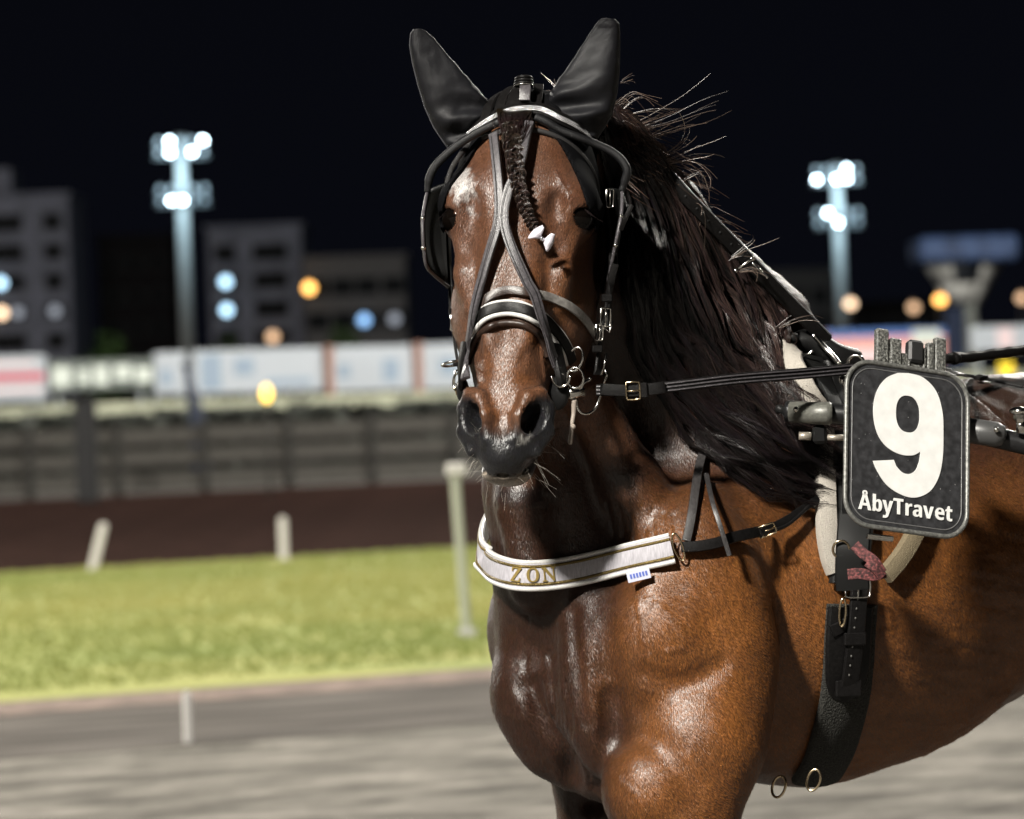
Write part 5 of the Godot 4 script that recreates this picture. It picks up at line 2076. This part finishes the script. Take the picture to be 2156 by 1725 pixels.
func build_collar() -> void:
	var co := thing("breast_collar", "white satin breast collar with gold letters and glitter trim across the horse's chest", "breast collar", "", B(0, 1.2, 0))
	var mid := [[1016, 1155], [1028, 1182], [1050, 1200], [1098, 1213], [1162, 1211], [1247, 1196], [1332, 1175], [1380, 1164], [1416, 1155]]
	var pts := lay(mid, 0.012, 7.2)
	var pre := [P(1120, 1060, 7.62), P(1060, 1085, 7.52), P(1028, 1110, 7.42)]
	var all := pre + pts
	var path := spline(all, 160)
	# smooth the run so that it spans hollows
	for k in 24:
		var q := path.duplicate()
		for i in range(1, path.size() - 1):
			q[i] = (path[i - 1] + path[i] * 2.0 + path[i + 1]) / 4.0
			var d := fld(q[i], hit_ids)
			if d < 0.008:
				q[i] += grad(q[i]) * (0.008 - d)
		path = q
	var nn := []
	for i in path.size():
		var t: Vector3 = (path[mini(i + 1, path.size() - 1)] - path[maxi(i - 1, 0)]).normalized()
		nn.append(Vector3.UP.cross(t).normalized() * -1.0)
	if (nn[100] as Vector3).z < 0:
		for i in nn.size():
			nn[i] = -nn[i]
	var lean := []
	for i in path.size():
		lean.append((nn[i] + Vector3(0, 0.12, 0)).normalized())
	var satin := grain(mat(0.6, 0.58, 0.63, 0.42), noise_tex(0.05, 71, 0.72, 1.0, 256, 4), 10.0, noise_tex(0.25, 72, 0, 1), 0.06)
	satin.uv1_scale = Vector3(22, 3, 22)
	var gold := grain(mat(0.5, 0.36, 0.12, 0.35, 0.7), noise_tex(0.45, 73, 0.25, 1.0, 256, 2), 9.0, noise_tex(0.45, 74, 0, 1, 256, 2), 0.25)
	var st := st_new()
	strap(st, path, lean, 0.042, 0.008, 0.15)
	place(obj("band", done(st), satin, co), co)
	for v in [[0.0205, 0.004, white_pipe, "piping"], [-0.0205, 0.004, white_pipe, "piping"], [0.0138, 0.0026, gold, "glitter_braid"], [-0.0138, 0.0026, gold, "glitter_braid"]]:
		var line := []
		for i in path.size():
			var t: Vector3 = (path[mini(i + 1, path.size() - 1)] - path[maxi(i - 1, 0)]).normalized()
			var up: Vector3 = (lean[i] as Vector3).cross(t).normalized()
			if up.y < 0:
				up = -up
			line.append(path[i] + up * v[0] + lean[i] * (0.005 if v[3] == "piping" else 0.0078))
		st = st_new()
		tube(st, line, v[1], 9)
		place(obj(v[3], done(st), v[2], co), co)
	# gold letters, each laid on the band
	var f := SystemFont.new()
	f.font_names = PackedStringArray(["Droid Serif"])
	f.font_weight = 700
	for q in [["Z", 1092], ["O", 1121], ["N", 1152], ["R", 1033]]:
		if q[0] == "R":
			continue
		var bi := 70
		for i in range(70, path.size()):
			var c := CAM.affine_inverse() * (path[i] as Vector3)
			if absf(c.x / -c.z * F + 1078.0 - q[1]) < absf((CAM.affine_inverse() * (path[bi] as Vector3)).x / -(CAM.affine_inverse() * (path[bi] as Vector3)).z * F + 1078.0 - q[1]):
				bi = i
		var t: Vector3 = (path[mini(bi + 1, path.size() - 1)] - path[maxi(bi - 1, 0)]).normalized()
		if t.x < 0:
			t = -t
		var up: Vector3 = (lean[bi] as Vector3).cross(t).normalized()
		var tm := TextMesh.new()
		tm.text = q[0]
		tm.font = f
		tm.font_size = 16
		tm.pixel_size = 0.00185
		tm.depth = 0.0012
		tm.curve_step = 1.0
		var o := obj("letter", tm, mat(0.55, 0.4, 0.13, 0.3, 0.7), co)
		o.transform = Transform3D(Basis(t, up, t.cross(up)), path[bi] + lean[bi] * 0.0106 - co.position)
	# maker's tag sewn to the lower edge
	var tagp := P(1345, 1214, 7.0)
	tagp = hit(1345, 1212, 0.02)
	st = st_new()
	box(st, Transform3D(Basis(Vector3(0, 0, 1), 0.2), tagp), Vector3(0.036, 0.016, 0.0015), 0.0004)
	var tg := place(obj("tag", done(st, false), mat(0.6, 0.62, 0.75, 0.6), co), co)
	st = st_new()
	for k in 6:
		box(st, Transform3D(Basis(Vector3(0, 0, 1), 0.2), tagp + Basis(Vector3(0, 0, 1), 0.2) * Vector3(-0.012 + k * 0.0048, 0.001, 0.0012)), Vector3(0.003, 0.007, 0.0006))
	obj("tag_print", done(st, false), mat(0.1, 0.15, 0.5, 0.6), tg)
	# ring and trace strap at the right end
	var re := hit(1428, 1152, 0.016)
	ring("end_ring", co, co, re, Vector3(0.007, 0.001, 0.0), Vector3(-0.006, 0.021, 0.0), 0.0016, brass)
	belt("trace_strap", co, [[1434, 1153], [1460, 1152], [1484, 1149], [1512, 1143], [1540, 1133], [1580, 1124], [1612, 1117]], 0.017, 0.004, 0.012, leather, 7.05, 30)
	belt("trace_strap", co, [[1600, 1122], [1630, 1108], [1660, 1092], [1690, 1072], [1722, 1050]], 0.012, 0.003, 0.02, leather, 7.05, 20)
	cord("trace_cord", co, [[1616, 1120], [1650, 1110], [1680, 1088], [1706, 1062]], 0.003, 0.022, leather, 7.05, 16)
	buckle("trace_buckle", co, hit(1614, 1117, 0.024), Vector3(0.9, 0.3, 0).normalized(), Vector3(0.3, 0, 1).normalized(), 0.016, 0.026, brass)
	# straps that hold it up, over the neck
	var strap_m := grain(mat(0.06, 0.055, 0.055, 0.45), noise_tex(0.06, 58, 0.5, 1.0), 9.0)
	belt("neck_strap", co, [[1445, 1140], [1452, 1110], [1459, 1070], [1466, 1020], [1478, 960], [1500, 880]], 0.014, 0.0035, 0.008, strap_m, 7.05, 24)
	belt("hanging_strap", co, [], 0.0075, 0.003, 0.0, strap_m, 7.05, 16, "", [hit(1487, 1000, 0.012), hit(1498, 1050, 0.03), hit(1514, 1100, 0.04), hit(1536, 1170, 0.035)])

func rounded(w: float, h: float, r: float, n := 8) -> Array:
	var out := []
	for q in [[1, 1, 0.0], [-1, 1, PI / 2], [-1, -1, PI], [1, -1, PI * 1.5]]:
		for i in n + 1:
			var a: float = q[2] + PI / 2 * i / n
			out.append(Vector3(q[0] * (w / 2 - r) + cos(a) * r, q[1] * (h / 2 - r) + sin(a) * r, 0))
	return out

func slab(st: SurfaceTool, outline: Array, z0: float, z1: float) -> void:
	st.set_smooth_group(-1)
	var n := outline.size()
	var c := Vector3.ZERO
	for p in outline:
		c += p
	c /= n
	for i in n:
		var a: Vector3 = outline[i]
		var b: Vector3 = outline[(i + 1) % n]
		var k0 := Vector3(0, 0, z0)
		var k1 := Vector3(0, 0, z1)
		tri(st, c + k1, a + k1, b + k1)
		tri(st, c + k0, b + k0, a + k0)
		quad(st, a + k0, b + k0, b + k1, a + k1)

func build_saddle() -> void:
	var sa := thing("harness_saddle", "black harness saddle with white fleece pads and black girth round the horse", "harness saddle", "", B(0.42, 1.2, 0.25))
	var fleece := grain(mat(0.62, 0.57, 0.5, 0.85), noise_tex(0.2, 81, 0.7, 1.0), 8.0, noise_tex(0.3, 82, 0, 1), 0.3)
	var tan_fleece := grain(mat(0.27, 0.215, 0.13, 0.85), noise_tex(0.2, 81, 0.7, 1.0), 8.0, noise_tex(0.3, 82, 0, 1), 0.3)
	# pads
	var p1 := lay([[1628, 716, 0.0], [1648, 740, 0.014], [1670, 766, 0.03], [1690, 800, 0.034], [1708, 840, 0.03], [1722, 880, 0.02], [1730, 940], [1733, 1010], [1736, 1080], [1738, 1130], [1746, 1175], [1757, 1205]], 0.006, 7.3)
	belt("front_pad", sa, [], 0.031, 0.018, 0.0, fleece, 7.2, 50, "", p1)
	var p2 := lay([[1945, 1060], [1928, 1110], [1908, 1150], [1884, 1185], [1858, 1214]], 0.006, 7.1)
	belt("rear_pad", sa, [], 0.028, 0.016, 0.0, tan_fleece, 7.1, 24, "yellowish rear pad", p2)
	# tree and flap
	belt("flap", sa, [[1740, 735], [1765, 790], [1784, 860], [1796, 950], [1800, 1040], [1798, 1110], [1790, 1170], [1782, 1235]], 0.062, 0.012, 0.01, black_rubber, 7.2, 40)
	belt("flap", sa, [[1700, 760], [1745, 850], [1762, 920], [1768, 1000]], 0.05, 0.012, 0.012, black_rubber, 7.2, 30)
	var st := st_new()
	tube(st, spline([P(1655, 742, 7.36), P(1690, 720, 7.36), P(1722, 726, 7.36), P(1760, 748, 7.36), P(1800, 760, 7.38)], 24), 0.02, 10)
	place(obj("tree", done(st), black_rubber, sa), sa)
	st = st_new()
	tube(st, spline([P(1661, 752, 7.31), P(1680, 745, 7.3), P(1700, 746, 7.3), P(1712, 738, 7.3)], 12), 0.0022, 7)
	place(obj("hook_wire", done(st), chrome, sa), sa)
	st = st_new()
	ell(st, at(P(1669, 712, 7.31), Basis.from_scale(Vector3(0.011, 0.009, 0.009))), 12, 8)
	place(obj("knob", done(st), black_rubber, sa), sa)
	# terrets
	ring("terret", sa, sa, P(1802, 765, 7.12), Vector3(0.012, 0, 0.004), Vector3(0, 0.012, 0), 0.003, chrome)
	ring("terret", sa, sa, P(1792, 812, 7.1), Vector3(0.01, 0, 0.004), Vector3(0.003, 0.018, 0), 0.003, chrome)
	st = st_new()
	for q in [[1775, 800], [1786, 830], [1800, 790]]:
		ell(st, at(P(q[0], q[1], 7.1), Basis.from_scale(Vector3(0.006, 0.008, 0.006))), 10, 7)
	place(obj("terret_bolts", done(st), chrome, sa), sa)
	# below the number plate
	ring("side_ring", sa, sa, P(1771, 1157, 7.0), Vector3(0.0125, 0, 0), Vector3(0, 0.0135, 0.004), 0.002, brass)
	var tie_m := grain(mat(0.36, 0.1, 0.1, 0.8), noise_tex(0.05, 83, 0.05, 1.0, 256, 2), 12.0)
	belt("tied_ribbon", sa, [], 0.017, 0.003, 0.0, tie_m, 7.0, 14, "pink patterned ribbon", [P(1800, 1148, 6.97), P(1818, 1166, 6.965), P(1840, 1182, 6.96), P(1856, 1206, 6.965)])
	belt("tied_ribbon", sa, [], 0.017, 0.003, 0.0, tie_m, 7.0, 14, "pink patterned ribbon", [P(1786, 1210, 6.965), P(1810, 1208, 6.96), P(1838, 1212, 6.96), P(1862, 1206, 6.97)])
	belt("tied_ribbon", sa, [], 0.015, 0.003, 0.0, tie_m, 7.0, 14, "pink patterned ribbon", [P(1826, 1184, 6.958), P(1842, 1196, 6.955), P(1858, 1214, 6.96)])
	belt("flap", sa, [], 0.052, 0.01, 0.0, black_rubber, 7.0, 20, "", [P(1800, 1090, 7.03), P(1796, 1150, 7.01), P(1794, 1200, 7.01), P(1796, 1240, 7.015)])
	st = st_new()
	box(st, Transform3D(Basis(Vector3(0, 0, 1), -0.14), P(1853, 1132, 6.98)), Vector3(0.042, 0.009, 0.006), 0.002)
	place(obj("flap_buckle", done(st, false), chrome, sa), sa)
	# girth: leather billet with holes and keepers, buckled over a fleece-lined cover
	var gtop := [[1792, 1272], [1787, 1340], [1784, 1400], [1776, 1470], [1762, 1530], [1745, 1585], [1728, 1618], [1716, 1636]]
	girth(sa, gtop)
	belt("billet", sa, [[1809, 1226], [1806, 1270], [1802, 1320], [1797, 1370], [1790, 1425], [1784, 1452]], 0.029, 0.006, 0.026, leather, 6.98, 26)
	belt("billet", sa, [[1796, 1300], [1770, 1320], [1750, 1330]], 0.02, 0.004, 0.022, leather, 6.98, 10)
	st = st_new()
	for k in 9:
		var c := hit(1806 - k * 2.2, 1262 + k * 20, 0.0335)
		if c != Vector3.INF:
			ell(st, at(c, Basis.from_scale(Vector3(0.0015, 0.002, 0.001))), 8, 5)
	place(obj("billet_holes", done(st), mat(0.09, 0.088, 0.08, 0.4), sa), sa)
	keeper(sa, hit(1800, 1346, 0.032), Vector3(0.05, 1, 0.1).normalized(), Vector3(0.3, 0, 1).normalized(), 0.036, 0.02, 0.009, leather)
	keeper(sa, hit(1786, 1450, 0.03), Vector3(0.05, 1, 0.1).normalized(), Vector3(0.3, 0, 1).normalized(), 0.042, 0.026, 0.009, leather)
	buckle("girth_buckle", sa, hit(1806, 1236, 0.036), Vector3(0.03, 1, 0.0).normalized(), Vector3(0.3, 0, 1).normalized(), 0.04, 0.03, chrome)
	ring("girth_ring", sa, sa, hit(1774, 1290, 0.03), Vector3(0.005, 0, 0), Vector3(0.002, 0.022, 0), 0.0018, brass)
	for q in [[1640, 1657, 0.0], [1713, 1643, 0.3]]:
		ring("under_ring", sa, sa, P(q[0], q[1], 7.16), Vector3(0.009, -0.004, 0.003), Vector3(0.006, 0.016, 0.0), 0.0022, brass)
	# number plate hung on the saddle
	var np := Node3D.new()
	var X := Vector3(0.193, -0.035, -0.078).normalized()
	var Y := Vector3(0.0168, 0.253, -0.07)
	Y = (Y - X * Y.dot(X)).normalized()
	np = thing("number_plate", "black rounded number plate with a white nine on the horse's left side", "number plate", "", P(1910, 946, 6.97))
	np.basis = Basis(X, Y, X.cross(Y))
	var w := 0.2095
	var h := 0.2585
	var face := grain(mat(0.048, 0.048, 0.052, 0.5), noise_tex(0.03, 86, 0.55, 1.0, 512, 5), 4.0)
	st = st_new()
	slab(st, rounded(w - 0.004, h - 0.004, 0.04), -0.004, 0.0)
	obj("plate", done(st, false), face, np)
	st = st_new()
	tube(st, rounded(w, h, 0.042), 0.0038, 10, true)
	obj("rim", done(st), grain(mat(0.3, 0.3, 0.28, 0.4, 0.3), noise_tex(0.08, 87, 0.5, 1.0), 6.0), np)
	st = st_new()
	tube(st, rounded(w - 0.02, h - 0.02, 0.034), 0.0011, 6, true)
	obj("inner_line", done(st), mat(0.12, 0.12, 0.12, 0.4), np)
	var white_ink := grain(mat(0.84, 0.84, 0.82, 0.5), noise_tex(0.03, 88, 0.93, 1.0), 5.0)
	obj("numeral", nine(), white_ink, np).transform = Transform3D(Basis.from_scale(Vector3(1.05, 1.06, 1.0)), Vector3(0.0005, 0.0225, 0.0015))
	var sans := SystemFont.new()
	sans.font_names = PackedStringArray(["Droid Sans"])
	sans.font_weight = 700
	var tm := TextMesh.new()
	tm.text = "ÅbyTravet"
	tm.font = sans
	tm.font_size = 32
	tm.pixel_size = 0.00102
	tm.depth = 0.0012
	tm.curve_step = 0.6
	var tx := obj("lettering", tm, white_ink, np)
	tx.transform = Transform3D(Basis.from_scale(Vector3(1.02, 1.05, 1)), Vector3(-0.002, -0.093, 0.0014))
	# scratches and chips on the face
	st = st_new()
	for k in 46:
		var c := Vector3(rng.randf_range(-0.45, 0.45) * w, rng.randf_range(-0.45, 0.45) * h, 0.0006)
		box(st, at(c, Basis(Vector3(0, 0, 1), rng.randf() * 3.0)), Vector3(rng.randf_range(0.0005, 0.0022), 0.0007, 0.0005))
	var sc := obj("chips", done(st, false), mat(0.3, 0.3, 0.3, 0.6), np)
	sc.set_meta("kind", "stuff")
	# grey plastic clip that sticks up behind the plate
	var cl_m := grain(mat(0.34, 0.34, 0.31, 0.32), noise_tex(0.1, 89, 0.15, 1.0, 256, 3), 7.0, noise_tex(0.3, 90, 0, 1), 0.2)
	var cl_d := mat(0.02, 0.02, 0.02, 0.5)
	for q in [[-0.0445, 0.021, 0.072], [-0.021, 0.019, 0.060], [0.0015, 0.004, 0.054], [0.0285, 0.005, 0.052], [0.0395, 0.012, 0.062], [0.0565, 0.019, 0.072]]:
		st = st_new()
		box(st, at(Vector3(q[0] + 0.0065, h / 2.0 + q[2] / 2.0 - 0.012, -0.016)), Vector3(q[1], q[2], 0.012), 0.002)
		obj("clip_tooth", done(st, false), cl_m, np)
	st = st_new()
	box(st, at(Vector3(0.0125, h / 2.0 + 0.002, -0.017)), Vector3(0.106, 0.05, 0.009), 0.002)
	obj("clip_back", done(st, false), cl_m, np)
	st = st_new()
	box(st, at(Vector3(0.0185, h / 2.0 + 0.031, -0.014)), Vector3(0.026, 0.036, 0.018), 0.004)
	obj("clip_block", done(st, false), cl_d, np)

func girth(sa: Node3D, gtop: Array) -> MeshInstance3D:
	var pts := spline(lay(gtop, 0.003, 7.0), 48)
	var nn := skin_normals(pts)
	var st := st_new()
	var wd := []
	for i in pts.size():
		wd.append(lerpf(0.086, 0.082, i / 48.0))
	strap(st, pts, nn, wd, 0.012, 0.6)
	var fuzz := grain(mat(0.085, 0.083, 0.07, 0.95), noise_tex(0.16, 84, 0.05, 1.0, 256, 3), 6.0, noise_tex(0.2, 85, 0, 1), 0.5)
	var o := place(obj("girth_cover", done(st), fuzz, sa), sa)
	# smooth leather tongue over its upper half
	var up := spline(lay([[1790, 1278], [1786, 1340], [1784, 1400], [1779, 1440], [1777, 1472]], 0.014, 7.0), 30)
	st = st_new()
	var wu := []
	for i in up.size():
		var f := i / 30.0
		wu.append(0.078 * sqrt(maxf(1.0 - pow(maxf(f - 0.35, 0.0) / 0.66, 2.2), 0.004)))
	strap(st, up, skin_normals(up), wu, 0.007, 0.5)
	obj("girth_tongue", done(st), leather, o)
	return o

func nine() -> ArrayMesh:
	# the numeral, drawn as outlines: outer shape and the hole in its bowl
	var W := 0.0585
	var T := 0.0925
	var outer := spline([
		Vector3(0.0, T, 0), Vector3(0.024, T * 0.965, 0), Vector3(0.0455, T * 0.78, 0), Vector3(0.0565, T * 0.46, 0), Vector3(W, T * 0.08, 0), Vector3(0.0575, -T * 0.3, 0), Vector3(0.051, -T * 0.62, 0), Vector3(0.036, -T * 0.87, 0), Vector3(0.012, -T * 0.995, 0), Vector3(-0.012, -T * 0.97, 0), Vector3(-0.034, -T * 0.85, 0), Vector3(-0.05, -T * 0.64, 0), Vector3(-0.0565, -T * 0.5, 0)], 60)
	outer.append(Vector3(-0.0225, -T * 0.435, 0))
	outer += spline([Vector3(-0.0185, -T * 0.53, 0), Vector3(-0.009, -T * 0.615, 0), Vector3(0.002, -T * 0.63, 0), Vector3(0.0125, -T * 0.56, 0), Vector3(0.0185, -T * 0.42, 0), Vector3(0.021, -T * 0.27, 0)], 20)
	outer += spline([Vector3(0.0205, -T * 0.245, 0), Vector3(0.008, -T * 0.32, 0), Vector3(-0.014, -T * 0.33, 0), Vector3(-0.036, -T * 0.23, 0), Vector3(-0.051, -T * 0.02, 0), Vector3(-0.057, T * 0.3, 0), Vector3(-0.052, T * 0.62, 0), Vector3(-0.037, T * 0.86, 0), Vector3(-0.018, T * 0.975, 0)], 40)
	var hole := []
	for i in 36:
		var a := TAU * i / 36.0
		hole.append(Vector3(-0.0005 + 0.0195 * signf(cos(a)) * pow(absf(cos(a)), 0.85), T * 0.335 + 0.0275 * signf(sin(a)) * pow(absf(sin(a)), 0.85), 0))
	# join the hole to the outline by a slit so that it can be filled as one polygon
	var poly := PackedVector2Array()
	var hi := 0
	for i in outer.size():
		poly.append(Vector2(outer[i].x, outer[i].y))
	var best := 0
	for i in outer.size():
		if outer[i].distance_to(hole[9]) < outer[best].distance_to(hole[9]):
			best = i
	var full := PackedVector2Array()
	for i in best + 1:
		full.append(poly[i])
	for i in 37:
		var q: Vector3 = hole[(9 + i) % 36]
		full.append(Vector2(q.x + (0.00002 if i == 36 else 0.0), q.y))
	full.append(poly[best] + Vector2(0.00002, 0))
	for i in range(best + 1, poly.size()):
		full.append(poly[i])
	var idx := Geometry2D.triangulate_polygon(full)
	var st := st_new()
	st.set_smooth_group(-1)
	for i in range(0, idx.size(), 3):
		var a := Vector3(full[idx[i]].x, full[idx[i]].y, 0)
		var b := Vector3(full[idx[i + 1]].x, full[idx[i + 1]].y, 0)
		var c := Vector3(full[idx[i + 2]].x, full[idx[i + 2]].y, 0)
		if (b - a).cross(c - a).z > 0:
			tri(st, a, b, c)
		else:
			tri(st, a, c, b)
	for loop in [outer, hole]:
		for i in loop.size():
			var a: Vector3 = loop[i]
			var b: Vector3 = loop[(i + 1) % loop.size()]
			var dn := Vector3(0, 0, -0.0012)
			quad(st, a, b, b + dn, a + dn)
	return done(st, false)

func build_shaft() -> void:
	var sh := thing("sulky_shaft", "black sulky shaft with a grey sleeve at its tip, passing behind the number plate", "shaft", "", P(1900, 905, 7.08))
	var st := st_new()
	var pts := [P(1655, 866, 7.12), P(1760, 872, 7.1), P(1900, 888, 7.09), P(2040, 910, 7.08), P(2156, 935, 7.07), P(2500, 1015, 7.05), P(3200, 1150, 7.2)]
	tube(st, spline(pts, 40), 0.0165, 14)
	place(obj("tube", done(st), grain(mat(0.012, 0.012, 0.013, 0.35), noise_tex(0.1, 91, 0.7, 1.0), 5.0), sh), sh)
	st = st_new()
	var sl := grain(mat(0.2, 0.2, 0.175, 0.42, 0.15), noise_tex(0.06, 92, 0.6, 1.0), 7.0)
	tube(st, [P(1660, 868, 7.105), P(1664, 868, 7.105), P(1746, 871, 7.085), P(1751, 871, 7.085)], [0.013, 0.0165, 0.0185, 0.0165], 16)
	place(obj("tip_sleeve", done(st), sl, sh), sh)
	st = st_new()
	tube(st, [P(2030, 905, 7.06), P(2036, 906, 7.06), P(2098, 915, 7.055), P(2112, 918, 7.055), P(2118, 919, 7.055)], [0.017, 0.02, 0.02, 0.016, 0.006], 16)
	place(obj("rear_sleeve", done(st), mat(0.075, 0.075, 0.075, 0.4, 0.2), sh), sh)
	st = st_new()
	for q in [[1676, 862, 7.075], [2098, 905, 7.03]]:
		ell(st, at(P(q[0], q[1], q[2]), Basis.from_scale(Vector3(0.0045, 0.0045, 0.004))), 10, 7)
	place(obj("rivets", done(st), chrome, sh), sh)
	st = st_new()
	tube(st, spline([P(1636, 858, 7.13), P(1645, 863, 7.125), P(1655, 866, 7.12), P(1662, 868, 7.11)], 8), [0.005, 0.007, 0.008, 0.006, 0.007, 0.008, 0.009, 0.009, 0.009], 10)
	place(obj("tip_bolt", done(st), black_rubber, sh), sh)
	st = st_new()
	tube(st, [P(1682, 918, 7.1), P(1708, 919, 7.1)], 0.0065, 10)
	tube(st, [P(1742, 921, 7.1), P(1776, 922, 7.1)], 0.005, 10)
	place(obj("rod", done(st), mat(0.4, 0.36, 0.3, 0.35, 0.5), sh), sh)
	st = st_new()
	box(st, at(P(1726, 915, 7.1)), Vector3(0.022, 0.03, 0.02), 0.005)
	place(obj("clamp", done(st, false), black_rubber, sh), sh)
	st = st_new()
	box(st, at(P(2146, 878, 7.05)), Vector3(0.02, 0.016, 0.03), 0.005)
	ell(st, at(P(2146, 866, 7.05), Basis.from_scale(Vector3(0.016, 0.007, 0.016))), 12, 6)
	tube(st, [P(2150, 884, 7.05), P(2150, 912, 7.05)], 0.008, 10)
	place(obj("bracket_bolt", done(st), chrome, sh), sh)
	# reins
	var rn := thing("rein", "stitched black leather rein with a brass buckle, from the bit to the saddle", "rein", "", P(1500, 805, 7.0))
	var path := [P(1256, 822, 6.96), P(1290, 822, 6.955), P(1333, 822, 6.955), P(1390, 817, 6.955), P(1450, 810, 6.96), P(1552, 798, 6.985), P(1700, 786, 7.05), P(1796, 777, 7.1)]
	for q in [[0.0175, 0.003, 0.0, leather, "rein_strap"], [0.0022, 0.0015, 0.0036, grey_leather, "stitched_ridge"]]:
		for e in ([0.0] if q[0] > 0.01 else [-0.0055, 0.0, 0.0055]):
			var pp := []
			var n2 := []
			for p in spline(path, 40):
				pp.append(p + Vector3(0, e, q[2]))
				n2.append(Vector3(0, 0.05, 1))
			st = st_new()
			strap(st, pp, n2, q[0], q[1])
			place(obj(q[4], done(st), q[3], rn), rn)
	st = st_new()
	strap(st, spline([P(1264, 820, 6.948), P(1333, 823, 6.945), P(1385, 818, 6.945), P(1398, 816, 6.948)], 16), range(17).map(func(_i): return Vector3(0, 0.05, 1)), 0.0185, 0.004)
	place(obj("rein_billet", done(st), leather, rn), rn)
	buckle("rein_buckle", rn, P(1333, 823, 6.938), Vector3(1, 0.03, 0).normalized(), Vector3(0, 0, 1), 0.026, 0.019, brass)
	keeper(rn, P(1356, 822, 6.94), Vector3(1, 0.05, 0).normalized(), Vector3(0, 0, 1), 0.023, 0.011, 0.009, leather)
	var fr := thing("rein", "dark rein or strap running back above the horse's withers at the right edge", "rein", "", P(2080, 748, 7.5))
	st = st_new()
	tube(st, spline([P(1985, 756, 7.45), P(2040, 752, 7.5), P(2100, 745, 7.55), P(2156, 738, 7.6), P(2300, 722, 7.75)], 24), [0.006, 0.008, 0.009, 0.01, 0.01, 0.0085, 0.0095, 0.01, 0.009, 0.0085, 0.0095, 0.01, 0.0095, 0.009, 0.0095, 0.01, 0.0095, 0.009, 0.0095, 0.01, 0.0095, 0.009, 0.0095, 0.01, 0.0095], 8)
	place(obj("strap", done(st), leather, fr), fr)
	st = st_new()
	ell(st, at(P(2010, 755, 7.47), Basis.from_scale(Vector3(0.012, 0.011, 0.01))), 10, 7)
	place(obj("keeper", done(st), leather, fr), fr)
	var bs := thing("back_strap", "thin dark strap lying along the horse's back at the right edge", "strap", "", P(2090, 800, 7.3))
	belt("strap", bs, [[1985, 782], [2040, 794], [2090, 802], [2156, 816]], 0.014, 0.004, 0.004, leather, 7.3, 20)
	belt("keeper", bs, [[2060, 797], [2072, 800]], 0.02, 0.006, 0.006, leather, 7.3, 6)
